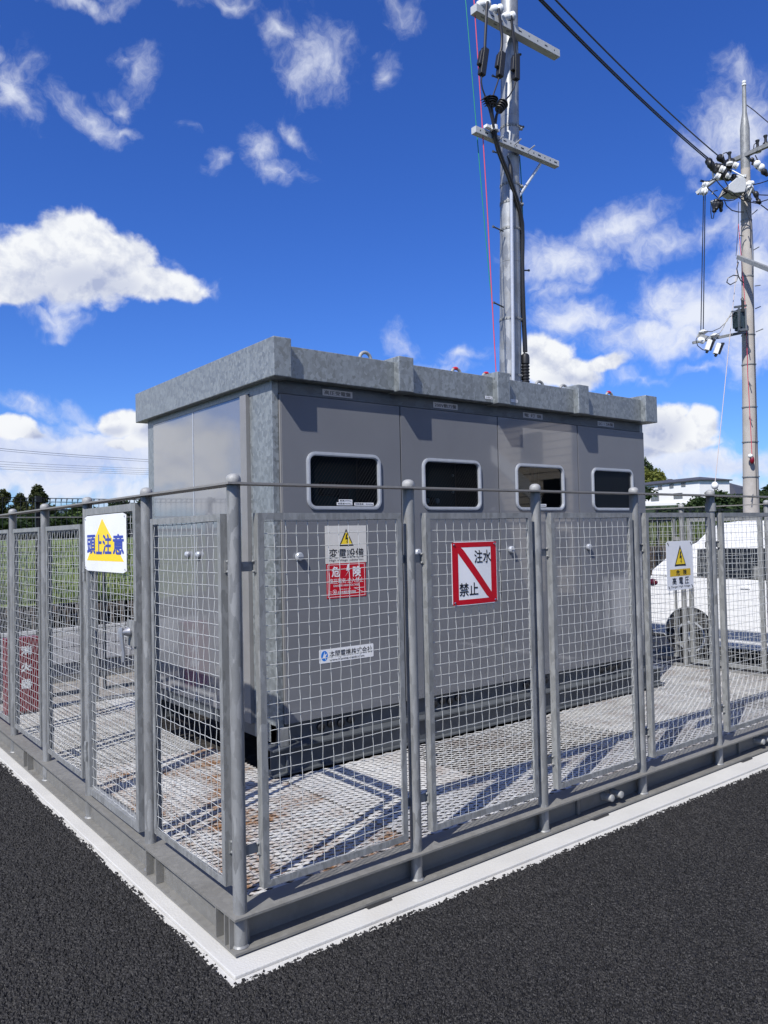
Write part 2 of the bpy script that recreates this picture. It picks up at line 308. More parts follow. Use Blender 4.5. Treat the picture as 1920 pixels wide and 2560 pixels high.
# ------------------------------------------------------------------ mesh builder
class MB:
    def __init__(s): s.v = []; s.f = []; s.mi = []; s.sm = []
    def add(s, vs, fs, mi=0, sm=False):
        b = len(s.v); s.v.extend(tuple(map(float, p)) for p in vs)
        for f in fs: s.f.append([i+b for i in f]); s.mi.append(mi); s.sm.append(sm)
        return s
    def box(s, x0, x1, y0, y1, z0, z1, mi=0):
        v = [(x, y, z) for z in (z0, z1) for y in (y0, y1) for x in (x0, x1)]
        return s.add(v, [(0, 2, 3, 1), (4, 5, 7, 6), (0, 1, 5, 4), (2, 6, 7, 3), (0, 4, 6, 2), (1, 3, 7, 5)], mi)
    def bar(s, p0, p1, w, h, mi=0, up=(0, 0, 1)):      # rectangular bar between two points
        p0 = Vector(p0); p1 = Vector(p1); t = (p1-p0).normalized(); a = t.cross(Vector(up))
        if a.length < 1e-4: a = t.cross(Vector((0, 1, 0)))
        a.normalize(); b = a.cross(t); v = []
        for p in (p0, p1):
            for i, j in ((-1, -1), (1, -1), (1, 1), (-1, 1)): v.append(p+a*(i*w/2)+b*(j*h/2))
        return s.add(v, [(0, 3, 2, 1), (4, 5, 6, 7), (0, 1, 5, 4), (1, 2, 6, 5), (2, 3, 7, 6), (3, 0, 4, 7)], mi)
    def tube(s, pts, r, n=8, mi=0, caps=True, sm=True):
        pts = [Vector(p) for p in pts]; rs = r if isinstance(r, (list, tuple)) else [r]*len(pts)
        v = []; a = None
        for i, p in enumerate(pts):
            t = (pts[min(i+1, len(pts)-1)]-pts[max(i-1, 0)]).normalized()
            if a is None:
                a = t.cross(Vector((0, 0, 1)))
                if a.length < .02: a = t.cross(Vector((0, 1, 0)))
            a = (a-t*a.dot(t)); a = a.normalized() if a.length > 1e-6 else t.orthogonal().normalized()
            b = t.cross(a)
            for k in range(n): v.append(p+(a*math.cos(2*PI*k/n)+b*math.sin(2*PI*k/n))*rs[i])
        f = []
        for i in range(len(pts)-1):
            for k in range(n): f.append((i*n+k, i*n+(k+1) % n, (i+1)*n+(k+1) % n, (i+1)*n+k))
        s.add(v, f, mi, sm); L = len(pts)-1
        if caps: 
            s.f.append([len(s.v)-len(v)+k for k in range(n)][::-1]); s.mi.append(mi); s.sm.append(False)
            s.f.append([len(s.v)-n+k for k in range(n)]); s.mi.append(mi); s.sm.append(False)
        return s
    def lathe(s, prof, n=16, at=(0, 0, 0), mi=0, axis=(0, 0, 1)):
        ax = Vector(axis).normalized(); a = ax.orthogonal().normalized(); b = ax.cross(a); o = Vector(at); v = []; f = []
        for r, z in prof:
            for k in range(n): v.append(o+ax*z+(a*math.cos(2*PI*k/n)+b*math.sin(2*PI*k/n))*max(r, 1e-4))
        for i in range(len(prof)-1):
            for k in range(n): f.append((i*n+k, i*n+(k+1) % n, (i+1)*n+(k+1) % n, (i+1)*n+k))
        s.add(v, f, mi, True)
        s.f.append([len(s.v)-len(v)+k for k in range(n)][::-1]); s.mi.append(mi); s.sm.append(False)
        s.f.append([len(s.v)-n+k for k in range(n)]); s.mi.append(mi); s.sm.append(False)
        return s
    def ball(s, c, rx, ry, rz, mi=0, n=12, m=8):
        v = []; f = []
        for i in range(m+1):
            th = PI*i/m
            for k in range(n): v.append((c[0]+rx*math.sin(th)*math.cos(2*PI*k/n), c[1]+ry*math.sin(th)*math.sin(2*PI*k/n), c[2]+rz*math.cos(th)))
        for i in range(m):
            for k in range(n): f.append((i*n+k, (i+1)*n+k, (i+1)*n+(k+1) % n, i*n+(k+1) % n))
        return s.add(v, f, mi, True)
    def prism(s, poly, fn, t0, t1, mi=0):              # fn(u, v, t) -> xyz ; poly counter-clockwise
        n = len(poly)
        return s.add([fn(u, v, t0) for u, v in poly]+[fn(u, v, t1) for u, v in poly],
                     [list(range(n))[::-1], [n+i for i in range(n)]]+[(i, (i+1) % n, n+(i+1) % n, n+i) for i in range(n)], mi)
    def ring(s, outer, inner, fn, t0, t1, mi=0):
        n = len(outer)
        v = [fn(*p, t) for t in (t0, t1) for q in (outer, inner) for p in q]; f = []
        for i in range(n):
            j = (i+1) % n
            f += [(i, n+i, n+j, j), (2*n+i, 2*n+j, 3*n+j, 3*n+i), (i, j, 2*n+j, 2*n+i), (n+i, 3*n+i, 3*n+j, n+j)]
        return s.add(v, f, mi)
    def build(s, name, mats, parent=None, bevel=0.0, segs=2):
        me = bpy.data.meshes.new(name); me.from_pydata(s.v, [], s.f)
        if not isinstance(mats, (list, tuple)): mats = [mats]
        for m in mats: me.materials.append(M[m] if isinstance(m, str) else m)
        me.polygons.foreach_set('material_index', s.mi); me.polygons.foreach_set('use_smooth', s.sm); me.update()
        if any(s.sm): me.set_sharp_from_angle(angle=math.radians(38))
        o = bpy.data.objects.new(name, me); COL.objects.link(o)
        if parent is not None:
            o.parent = parent
            if parent.parent is None and not parent.get('local'): o.matrix_parent_inverse = Matrix.Translation(-parent.location)
        if bevel:
            b = o.modifiers.new('bevel', 'BEVEL'); b.width = bevel; b.segments = segs; b.limit_method = 'ANGLE'
        return o
def tag(o, label, cat=None, group=None, kind=None):
    if label: o['label'] = label
    if cat: o['category'] = cat
    if group: o['group'] = group
    if kind: o['kind'] = kind
    return o
def thing(name, loc, label, cat, group=None, local=False, rz=0.0):
    o = bpy.data.objects.new(name, None); COL.objects.link(o); o.location = loc; o.rotation_euler.z = rz; o.empty_display_size = .1
    if local: o['local'] = 1
    return tag(o, label, cat, group)
def dup(root, loc, rz, label):
    r = root.copy(); COL.objects.link(r); r.location = loc; r.rotation_euler.z = rz; r['label'] = label
    for ch in list(root.children):
        c = ch.copy(); COL.objects.link(c); c.parent = r
        for gch in ch.children:
            d = gch.copy(); COL.objects.link(d); d.parent = c
    return r
def rrect(x0, x1, z0, z1, r, n=6):
    out = []
    for cx, cz, a0 in ((x1-r, z1-r, 0), (x0+r, z1-r, 90), (x0+r, z0+r, 180), (x1-r, z0+r, 270)):
        for i in range(n+1):
            a = math.radians(a0+90*i/n); out.append((cx+r*math.cos(a), cz+r*math.sin(a)))
    return out
_tc = {}
def glyphs(txt, bold):
    k = (txt, bold)
    if k not in _tc:
        c = bpy.data.curves.new('lettering', 'FONT'); c.body = txt; c.size = 1; c.offset = bold; c.resolution_u = 3
        o = bpy.data.objects.new('lettering', c); COL.objects.link(o)
        me = bpy.data.meshes.new_from_object(o.evaluated_get(bpy.context.evaluated_depsgraph_get()))
        P = np.array([v.co[:2] for v in me.vertices]) if len(me.vertices) else np.zeros((1, 2))
        mn, mx = P.min(0), P.max(0)
        _tc[k] = ((P-mn)/np.maximum(mx-mn, 1e-6), [list(p.vertices) for p in me.polygons])
        bpy.data.objects.remove(o); bpy.data.curves.remove(c); bpy.data.meshes.remove(me)
    return _tc[k]
def face_fn(o, du, nrm):                               # plane with origin o, horizontal axis du, outward normal nrm
    o = Vector(o); du = Vector(du); nrm = Vector(nrm)
    return lambda u, v, t: o+du*u+Vector((0, 0, 1))*v+nrm*t
def lettering(mb, txt, fn, x0, x1, z0, z1, t, mi=0, bold=0.0):
    P, F = glyphs(txt, 0.0)
    a, b = fn(0, 0, 0), fn(1, 0, 0); nn = fn(0, 0, 1)-a
    flip = (b-a).cross(Vector((0, 0, 1))).dot(nn) < 0
    q = bold*(z1-z0)*1.3; offs = [(0, 0)] if not bold else [(0, 0), (q, q), (-q, q), (q, -q), (-q, -q)]
    for k, (ox, oz) in enumerate(offs):
        mb.add([fn(x0+p[0]*(x1-x0)+ox, z0+p[1]*(z1-z0)+oz, t+k*.00012) for p in P], [f[::-1] if flip else f for f in F], mi)
def flat(mb, poly, fn, t, mi=0):
    a, b = fn(0, 0, 0), fn(1, 0, 0); nn = fn(0, 0, 1)-a
    flip = (b-a).cross(Vector((0, 0, 1))).dot(nn) < 0
    n = list(range(len(poly))); mb.add([fn(u, v, t) for u, v in poly], [n[::-1] if flip else n], mi)
def rect(x0, x1, z0, z1): return [(x0, z0), (x1, z0), (x1, z1), (x0, z1)]
def bolt_sign(mb, fn, cx, z0, z1, w, t, mi_y, mi_k):   # warning triangle with a lightning arrow
    flat(mb, [(cx-w/2, z0), (cx+w/2, z0), (cx, z1)], fn, t, mi_k); k = .13; h = z1-z0
    flat(mb, [(cx-w/2*.80, z0+h*.085), (cx+w/2*.80, z0+h*.085), (cx, z1-h*.15)], fn, t+.0006, mi_y)
    q = [(-.02, .70), (.07, .68), (.02, .47), (.11, .50), (.06, .22), (.10, .24), (.04, .12), (-.01, .26), (.03, .25), (.03, .40), (-.08, .36)]
    flat(mb, [(cx+a*w*1.1, z0+b*h) for a, b in q][::-1], fn, t+.0012, mi_k)

# ------------------------------------------------------------------ ground
XE, YE = 6.72, 4.90                                    # far corners of the fenced compound
def sheet(name, pts, z, mat, nx=1, ny=1):
    mb = MB(); mb.add([(x, y, z) for x, y in pts], [list(range(len(pts)))]); o = mb.build(name, mat); o['kind'] = 'structure'; return o
sheet('ground', [(-900, -900), (1400, -900), (1400, 1400), (-900, 1400)], -.60, 'hill')
sheet('asphalt_road', [(-60, -60), (60, -60), (60, 9.0), (-60, 9.0)], -.035, 'asphfar')
# the porous asphalt near the camera: every stone of it stands up
def asphalt_near():
    st = .0048
    xs = np.arange(-1.9, 4.75, st); ys = np.arange(-2.35, 4.4, st)
    X, Y = np.meshgrid(xs, ys)
    keep = ((X < -.10) | (Y < -.16))
    d = np.stack([X-CAM[0], Y-CAM[1], np.full_like(X, -CAM[2])], -1)
    zc = d@FW; u = 960+FPX*(d@RT)/zc; v = 1280-FPX*(d@UP)/zc
    keep &= (zc > .3) & (u > -260) & (u < 2180) & (v < 2950)
    c = .0105; gx = X/c; gy = Y/c; ix = np.floor(gx).astype(int); iy = np.floor(gy).astype(int)
    def h(i, j, k):
        n = (i*374761393+j*668265263+k*974711) & 0xffffffff; n = ((n ^ (n >> 13))*1274126177) & 0xffffffff
        return ((n ^ (n >> 16)) & 0xffff)/65535.0
    f1 = np.full(X.shape, 9.); f2 = np.full(X.shape, 9.); bi = np.zeros(X.shape, int); bj = np.zeros(X.shape, int); ox = np.zeros(X.shape); oy = np.zeros(X.shape)
    for a in (-1, 0, 1):
        for b in (-1, 0, 1):
            i = ix+a; j = iy+b; px = i+.1+.8*h(i, j, 1); py = j+.1+.8*h(i, j, 2)
            dd = np.hypot(gx-px, gy-py); n = dd < f1
            f2 = np.where(n, f1, np.minimum(f2, dd)); f1 = np.where(n, dd, f1)
            bi = np.where(n, i, bi); bj = np.where(n, j, bj); ox = np.where(n, gx-px, ox); oy = np.where(n, gy-py, oy)
    gap = np.clip((f2-f1)/.36, 0, 1)
    top = -.0115*h(bi, bj, 3)**1.6
    z = -.004+top+(ox*(h(bi, bj, 4)-.5)+oy*(h(bi, bj, 5)-.5))*.009-.0165*(1-gap)**1.4-.0022*f1
    # ragged edge where the asphalt meets the concrete
    cx = (bi+.5)*c; cy = (bj+.5)*c
    def wob(q): return .006*np.sin(q*9.1)+.004*np.sin(q*23.7+1)+.003*np.sin(q*61+2)
    edge = ((cx < -.127+wob(cy)+.006*(h(bi, bj, 6)-.5)) | (cy < -.186-.010*np.clip(cx, 0, 5)+wob(cx+3)*.4+.005*(h(bi, bj, 7)-.5)))
    z = np.where(edge, z, -.05)
    keep &= (X < -.09) | (Y < -.15)
    idx = np.full(X.shape, -1); idx[keep] = np.arange(keep.sum())
    q = np.stack([idx[:-1, :-1], idx[:-1, 1:], idx[1:, 1:], idx[1:, :-1]], -1); q = q[(q >= 0).all(-1)]
    V = np.stack([X[keep], Y[keep], z[keep]], -1).astype(np.float32)
    me = bpy.data.meshes.new('asphalt_stones'); me.vertices.add(len(V)); me.vertices.foreach_set('co', V.ravel())
    me.loops.add(q.size); me.loops.foreach_set('vertex_index', q.ravel().astype(np.int32))
    me.polygons.add(len(q)); me.polygons.foreach_set('loop_start', np.arange(0, q.size, 4, dtype=np.int32))
    me.materials.append(M['asph']); me.update(calc_edges=True)
    o = bpy.data.objects.new('asphalt', me); COL.objects.link(o); o['kind'] = 'structure'
asphalt_near()
mb = MB(); PO = [(-.110, -.160), (XE+.14, -.205), (XE+.14, YE+.15), (-.118, YE+.15)]; PI_ = [(.26, .26), (XE-.26, .26), (XE-.26, YE-.26), (.26, YE-.26)]
mb.ring(PO, PI_, lambda u, v, t: (u, v, t), -.4, 0)
PL = [(-.139, -.200), (XE+.19, -.275), (XE+.19, YE+.2), (-.147, YE+.2)]
mb.ring(PL, [(x+(.0003 if x > 1 else -.0003), y+(.0003 if y > 1 else -.0003)) for x, y in PO], lambda u, v, t: (u, v, t), -.42, -.013)
o = mb.build('concrete_footing', 'conc', bevel=.004); o['kind'] = 'structure'
sheet('inner_ground', [(.2, .2), (XE-.2, .2), (XE-.2, YE-.2), (.2, YE-.2)], -.03, 'inner_ground')  # dark sheet under the walkway, inside the footing
sheet('gravel_strip', [(-14, YE+.26), (6.9, YE+.26), (15, 6.0), (26, 6.4), (26, 8.6), (-14, 6.7)], -.022, 'gravel')
# paved lane, then the rising grass bank behind the black fence
sheet('lane', [(-40, 8.7), (40, 8.7), (40, 12.5), (-40, 12.5)], -.028, 'road')
mb = MB(); mb.box(-40, 40, 12.15, 12.25, -.1, .10); o = mb.build('kerb', 'conc'); o['kind'] = 'structure'
nxg, nyg = 90, 40
V = []; F = []
def bank_z(x, y):
    t = min(1, max(0, (y-13.6)/17)); t = t*t*(3-2*t)
    return .42+1.0*t+max(0, (y-34))*.012+.05*math.sin(x*.9+y*.4)+.04*math.sin(x*2.3-y)
for j in range(nyg+1):
    for i in range(nxg+1):
        x = -46+i*1.2; y = 13.62+(j/nyg)**1.5*60; V.append((x, y, bank_z(x, y)))
for j in range(nyg):
    for i in range(nxg): a = j*(nxg+1)+i; F.append((a, a+1, a+nxg+2, a+nxg+1))
mb = MB(); mb.add(V, F, 0, True); o = mb.build('grass_bank', 'slope'); o['kind'] = 'structure'
# far wooded rise that carries the houses
V = []; F = []
def rise_z(x, y):
    d = math.hypot(x+1.5, y+3); a = math.degrees(math.atan2(x+1.5, y+3))
    t = min(1, max(0, (d-85)/110)); w = .16+.84*min(1, max(0, (a-38)/10))
    return -.3+t*t*(3-2*t)*7.2*w
for j in range(31):
    for i in range(81):
        a = math.radians(-40+i*1.75); d = 80+j*9
        x = -1.5+d*math.sin(a); y = -3+d*math.cos(a); V.append((x, y, rise_z(x, y)))
for j in range(30):
    for i in range(80): a = j*81+i; F.append((a, a+1, a+82, a+81))
mb = MB(); mb.add(V, F, 0, True); o = mb.build('hill', 'hill'); o['kind'] = 'structure'

# ------------------------------------------------------------------ fence
RX = [0, .9696, 1.9244, 2.8887, 3.8338, 4.80, 5.76, XE]
LY = [0, .9892, 1.9741, 2.9524, 3.9210, YE]
ordn = ['first', 'second', 'third', 'fourth', 'fifth', 'sixth', 'seventh', 'eighth']
p0 = thing('fence_post', (0, 0, 0), 'galvanised pipe post with domed cap at the near corner of the fence', 'fence post', 'round posts of the compound fence', local=True)
MB().lathe([(.0285, .0195), (.0293, .0195), (.0293, 1.9555), (.02, 1.9555)], 20).build('pole', 'galvpost', p0)
MB().lathe([(.0310, 1.9655), (.0322, 1.968), (.0322, 1.980), (.030, 1.990), (.023, 1.998), (.012, 2.003), (.002, 2.004)], 20).build('cap', 'cap', p0)
MB().lathe([(.035, .0192), (.0365, .021), (.033, .026), (.0294, .029)], 20).build('weld_collar', 'galvpost', p0)
posts = {(0, 0): p0}
for i, x in enumerate(RX[1:], 1):
    posts[(i, 0)] = dup(p0, (x, 0, 0), 0, f'galvanised pipe post with domed cap, {ordn[i-1]} along the front from the near corner' if i < 7 else 'galvanised pipe post with domed cap at the right end of the front fence')
for j, y in enumerate(LY[1:-1], 1):
    posts[(0, j)] = dup(p0, (0, y, 0), 0, f'galvanised pipe post with domed cap, {ordn[j-1]} along the left side from the near corner')
    posts[(7, j)] = dup(p0, (XE, y, 0), 0, f'galvanised pipe post with domed cap, {ordn[j-1]} along the far right side beside the van')
for i, x in enumerate(RX):
    dup(p0, (x, YE, 0), 0, ('galvanised pipe post with domed cap at the far left corner by the red box', *[f'galvanised pipe post with domed cap, {ordn[k]} along the back fence from the far left corner' for k in range(6)], 'galvanised pipe post with domed cap at the far right corner behind the cabinet')[i])
MB().lathe([(.0308, 1.845), (.0375, 1.845), (.0375, 1.905), (.0308, 1.905)], 20).build('collar', 'galvpost', posts[(4, 0)])
posts[(4, 0)]['label'] = 'galvanised pipe post with a pale collar below its cap, right of the triangle warning sign'

def mesh_geo(w, h, pitch=.0567, seed=1):               # crimped wires, each a small square rod
    r = random.Random(seed); mb = MB()
    nx = int(w/pitch); nz = int(h/pitch); x0 = (w-(nx)*pitch)/2; z0 = (h-nz*pitch)/2
    ph = [r.uniform(0, 6) for _ in range(6)]
    def wx(z): return .0022*math.sin(z*3+ph[0])+.0016*math.sin(z*7+ph[1])
    def wz(x): return .0022*math.sin(x*4+ph[2])+.0016*math.sin(x*9+ph[3])
    for i in range(nx+1):
        x = x0+i*pitch; a = r.uniform(-.0025, .0025)
        pts = [(x+wx(z)+a*math.sin(z*2.5+i), (.0024 if (k//2) % 2 == 0 else -.0024)*(0 if k % 2 else 1)*(-1)**i, z) for k, z in enumerate([max(0, min(h, z0+q*pitch/2)) for q in range(-2, 2*nz+3)])]
        mb.tube(pts, .00160, 4, 0, False, False)
    for j in range(nz+1):
        z = z0+j*pitch; a = r.uniform(-.0025, .0025)
        pts = [(x, (.0024 if (k//2) % 2 == 0 else -.0024)*(0 if k % 2 else 1)*(-1)**(j+1)-.0006, z+wz(x)+a*math.sin(x*4+j)) for k, x in enumerate([max(0, min(w, x0+q*pitch/2)) for q in range(-2, 2*nx+3)])]
        mb.tube(pts, .00170, 4, 0, False, False)
    return mb
def panel(loc, rz, label, w=.80, z0=.235, z1=1.835, name='mesh_fence_section', cat='fence panel', group='wire mesh panels of the compound fence', f=.030, d=.040, seed=1):
    t = thing(name, loc, label, cat, group, local=True, rz=rz)
    mb = MB(); y0, y1 = -.030, -.030+d
    o_ = [(0, z0), (w, z0), (w, z1), (0, z1)]; i_ = [(f, z0+f), (w-f, z0+f), (w-f, z1-f), (f, z1-f)]
    if name == 'mesh_fence_section':                           # angle iron: a thin outside face and a deep rim
        mb.ring(o_, i_, lambda u, v, q: (u, q, v), y0, y0+.0045)
        mb.ring(o_, [(.0045, z0+.0045), (w-.0045, z0+.0045), (w-.0045, z1-.0045), (.0045, z1-.0045)], lambda u, v, q: (u, q, v), y0+.0046, y1)
    else: mb.ring(o_, i_, lambda u, v, q: (u, q, v), y0, y1)
    mb.build('frame', 'galv', t)
    g_ = mesh_geo(w-2*f+.012, z1-z0-2*f+.012, seed=seed); g_.v = [(x+f-.006, y-.0205 if name == 'mesh_fence_section' else y-.012, z+z0+f-.006) for x, y, z in g_.v]
    g_.build('wire_mesh', 'wire', t)
    if name == 'mesh_fence_section':
        for x0_, x1_ in ((-.088, .008), (w-.008, w+.088)):
            for zz in (.40, 1.605):
                b = MB(); b.box(x0_, x1_, .0105, .0150, zz-.021, zz+.021); xb = .0 if x0_ < 0 else w
                s_ = -1 if x0_ < 0 else 1
                b.box(xb+s_*.001, xb+s_*.005, -.012, .0104, zz-.027, zz+.027)
                b.lathe([(.006, 0), (.006, .008), (.004, .010)], 8, (xb+s_*.005, -.002, zz+.022), 0, (s_, 0, 0)); b.lathe([(.006, 0), (.006, .008), (.004, .010)], 8, (xb+s_*.005, -.002, zz-.022), 0, (s_, 0, 0))
                b.build('bracket', 'galv', t)
    return t
front_lab = ['mesh panel at the front corner, before the door with the stacked warning stickers', 'mesh panel carrying the red bordered water warning sign', 'mesh panel between the water warning sign panel and the triangle sign panel', 'mesh panel carrying the white sign with black and yellow triangle', 'mesh panel just right of the triangle sign, before the white van', 'mesh panel sixth from the near corner along the front', 'mesh panel at the right end of the front fence']
pf = panel((RX[0]+.098, 0, 0), 0, front_lab[0])
fp = [pf]
for i in range(1, 7): fp.append(dup(pf, (RX[i]+.098-(.012 if i in (1, 3) else 0), 0, 0), 0, front_lab[i]))
for j, lab in ((0, 'mesh panel on the left side next to the near corner post'), (2, 'mesh panel just beyond the gate on the left side'), (3, 'mesh panel on the left side, in front of the red box'), (4, 'mesh panel at the far end of the left side')):
    dup(pf, (.012, LY[j]+.895, 0), -PI/2, lab)
for j, lab in ((0, 'mesh panel of the far right side nearest the front'), (2, 'mesh panel of the far right side before the van tail'), (3, 'mesh panel fourth along the far right side'), (4, 'mesh panel last along the far right side')):
    dup(pf, (XE-.012, LY[j]+.095, 0), PI/2, lab)
for i in range(7): dup(pf, (RX[i]+.88, YE, 0), PI, f'mesh panel {ordn[i]} along the back fence from the red box corner')
def latch(t, x, flip=1):                               # lever handle with its plate and bolt
    b = MB(); b.box(x-.055, x+.055, -.042, -.0302, 1.165, 1.30); o = b.build('latch', 'galv', t)
    b = MB(); b.lathe([(.022, 0), (.026, .012), (.018, .03), (.014, .055)], 12, (x, -.042, 1.24), 0, (0, -1, 0))
    b.tube([(x, -.092, 1.265), (x, -.094, 1.24), (x-.004*flip, -.090, 1.19), (x-.012*flip, -.086, 1.13), (x-.014*flip, -.086, 1.085)], [.013, .016, .012, .010, .008], 8)
    b.build('handle', 'plate', o)
def hinge(t, x):
    for zz in (.44, 1.54):
        b = MB(); b.lathe([(.010, -.06), (.010, .06)], 10, (x, -.036, zz)); b.box(x-.022, x, -.033, -.0301, zz-.05, zz+.05); b.lathe([(.012, -.005), (.012, .005)], 10, (x, -.036, zz)); b.build('hinge', 'galv', t)
gate = panel((-.002, LY[1]+.935, 0), -PI/2, 'mesh gate with the blue lettered yellow triangle sign and lever latch', .855, .19, 1.925, 'mesh_gate', 'gate', 'mesh gates of the compound', .040, .042, 3)
latch(gate, .80, -1); hinge(gate, -.004)
gate2 = panel((XE-.002, LY[1]+.06, 0), PI/2, 'mesh gate with lever latch on the far right side, before the van', .855, .19, 1.835, 'mesh_gate', 'gate', 'mesh gates of the compound', .040, .042, 4)
latch(gate2, .06, 1); hinge(gate2, .859)
for nm, b, lab in (('front', (-.049, XE+.049, -.048, .048), 'flat steel strip running over the posts along the front'), ('left', (-.048, .048, .0485, YE-.0485), 'flat steel strip running over the posts along the left side'),
                   ('right', (XE-.048, XE+.048, .0485, YE-.0485), 'flat steel strip running over the posts along the far right side'), ('back', (-.049, XE+.049, YE-.048, YE+.048), 'flat steel strip running over the posts along the back')):
    tag(MB().box(*b, 1.9560, 1.9650).build('top_rail', 'rail'), lab, 'rail', 'flat strips over the fence posts')
def ibeam(mb, p0, p1, z0, z1, fl, tw=.008, tf=.010, web=0.0):
    p0 = Vector(p0); p1 = Vector(p1); t = (p1-p0).normalized(); s = Vector((-t.y, t.x, 0)); L = (p1-p0).length
    def bb(a0, a1, c0, c1, q0, q1):
        v = [p0+t*a+s*c+Vector((0, 0, q)) for q in (q0, q1) for c in (c0, c1) for a in (a0, a1)]
        mb.add(v, [(0, 2, 3, 1), (4, 5, 7, 6), (0, 1, 5, 4), (2, 6, 7, 3), (0, 4, 6, 2), (1, 3, 7, 5)])
    bb(0, L, -fl/2, fl/2, z1-tf, z1); bb(0, L, -fl/2, fl/2, z0, z0+tf); bb(0, L, web-tw/2, web+tw/2, z0+tf, z1-tf)
ZF = .158
mb = MB(); ibeam(mb, (-.05, .025, 0), (XE+.05, .025, 0), .009, ZF, .15, web=.022); bm = mb.build('base_beam', 'beam')
tag(bm, 'galvanised steel beam under the front fence with splice plates', 'steel beam', 'base beams of the fence')
for px in (2.55, 4.46):
    b = MB(); b.box(px-.25, px+.15, .034, .0425, .024, .142); b.box(px-.29, px-.262, .026, .0425, .020, .147); b.build('splice_plate', 'beam', bm)
    for q in (-.035, .06):
        b = MB(); b.lathe([(.024, 0), (.024, .05), (.021, .075), (.015, .078)], 14, (px+q, .034, .079), 0, (0, -1, 0)); b.lathe([(.030, 0), (.030, .012)], 6, (px+q, .0339, .079), 0, (0, -1, 0)); b.build('bolt_cap', 'cap', bm)
mb = MB(); ibeam(mb, (.025, YE+.05, 0), (.025, .1006, 0), .009, ZF-.001, .15, web=-.030)
for yy in (.132, .80, .93, 3.30, 3.42): mb.box(-.049, .0505, yy-.004, yy+.004, .0195, .1465)
mb.box(-.0492, .0425, .001, .009, .0195, .1475)
tag(mb.build('base_beam', 'beam'), 'galvanised steel beam with stiffener plates under the left side fence', 'steel beam', 'base beams of the fence')
mb = MB(); ibeam(mb, (XE-.025, .1006, 0), (XE-.025, YE+.05, 0), .001, ZF, .15); tag(mb.build('base_beam', 'beam'), 'galvanised steel beam under the far right side fence', 'steel beam', 'base beams of the fence')
mb = MB(); ibeam(mb, (.1006, YE-.025, 0), (XE-.1006, YE-.025, 0), .001, ZF, .15); tag(mb.build('base_beam', 'beam'), 'galvanised steel beam under the back fence', 'steel beam', 'base beams of the fence')
for i, (px) in enumerate((.62, 2.30, 4.05)):
    tag(MB().box(px, px+.14, -.066, .05, .0004, .0086).build('packing_shim', 'plastic'), ('dark packing shim under the front beam near the corner post', 'dark packing shim under the front beam near the twin bolt caps', 'dark packing shim under the front beam at its right end')[i], 'shim', 'packing shims under the front beam')

# ------------------------------------------------------------------ walkway gratings
def grating(x0, x1, y0, y1, z, tilt, mat, label, LW=.112, SW=.043, sw=.0105, th=.0042, seed=0):
    r = random.Random(seed); mb = MB(); nx = int(math.ceil((x1-x0)/LW)); ny = int(math.ceil((y1-y0)/SW)); lw = (x1-x0)/nx; s2 = (y1-y0)/ny
    ct, st = math.cos(tilt), math.sin(tilt)
    vs = []; fs = []
    for j in range(ny*2):
        for i in range(nx*2):
            xa = x0+i*lw/2; xb = xa+lw/2; ya = y0+j*s2/2
            up = (i+j) % 2 == 0
            pa = (xa, ya+(0 if up else s2/2)); pb = (xb, ya+(s2/2 if up else 0))
            if max(pa[1], pb[1]) > y1+1e-6: continue
            dx, dy = pb[0]-pa[0], pb[1]-pa[1]; L = math.hypot(dx, dy); nxv, nyv = -dy/L, dx/L
            if nyv < 0: nxv, nyv = -nxv, -nyv
            jz = r.uniform(-.0006, .0006)
            b = len(vs); wob = .0025*math.sin(xa*3+ya*5)
            for (px, py) in (pa, pb):
                for a, c in ((-1, -1), (1, -1), (1, 1), (-1, 1)):
                    oy = a*sw/2*ct-c*th/2*st; oz = a*sw/2*st+c*th/2*ct
                    vs.append((px+nxv*oy, py+nyv*oy, z+oz+jz+wob))
            for k in range(4): fs.append((b+k, b+(k+1) % 4, b+4+(k+1) % 4, b+4+k))
    mb.add(vs, fs)
    return tag(mb.build('deck_grating', mat), label, 'grating', 'expanded metal walkway sheets')
ZD = .148
grating(.102, 1.06, .102, 2.49, ZD, .42, 'deckrust', 'rust stained expanded metal sheet at the near corner', seed=1)
grating(1.064, 2.03, .102, 1.46, ZD+.003, .42, 'deck', 'bright expanded metal sheet behind the corner mesh panel', seed=2)
grating(2.034, 3.62, .664, 1.46, ZD+.002, -.50, 'deck', 'open looking expanded metal sheet along the cabinet front', LW=.115, SW=.052, sw=.010, seed=3)
grating(2.034, 3.62, .102, .66, ZD, .42, 'deck', 'bright expanded metal sheet between the front beam and the open looking sheet', seed=4)
grating(3.624, 5.20, .664, 1.46, ZD+.002, .12, 'deck', 'finer expanded metal sheet along the right half of the cabinet', LW=.095, SW=.040, sw=.0105, seed=5)
grating(3.624, 5.20, .102, .66, ZD, .20, 'deck', 'expanded metal sheet beside the front beam below the triangle sign', seed=6)
grating(5.204, 6.62, .102, 1.98, ZD, .10, 'deck', 'expanded metal sheet at the right end in front of the van', SW=.050, sw=.0105, seed=7)
grating(5.62, 6.62, 1.984, 4.78, ZD, .08, 'deck', 'expanded metal sheet beyond the right end of the cabinet', SW=.052, sw=.0105, seed=8)
grating(.102, 1.00, 2.494, 4.78, ZD, -.50, 'deck', 'expanded metal sheet left of the cabinet leading to the red box', sw=.009, seed=9)
grating(1.004, 5.60, 3.90, 4.78, ZD, .42, 'deck', 'expanded metal sheet behind the cabinet', LW=.12, SW=.05, seed=10)
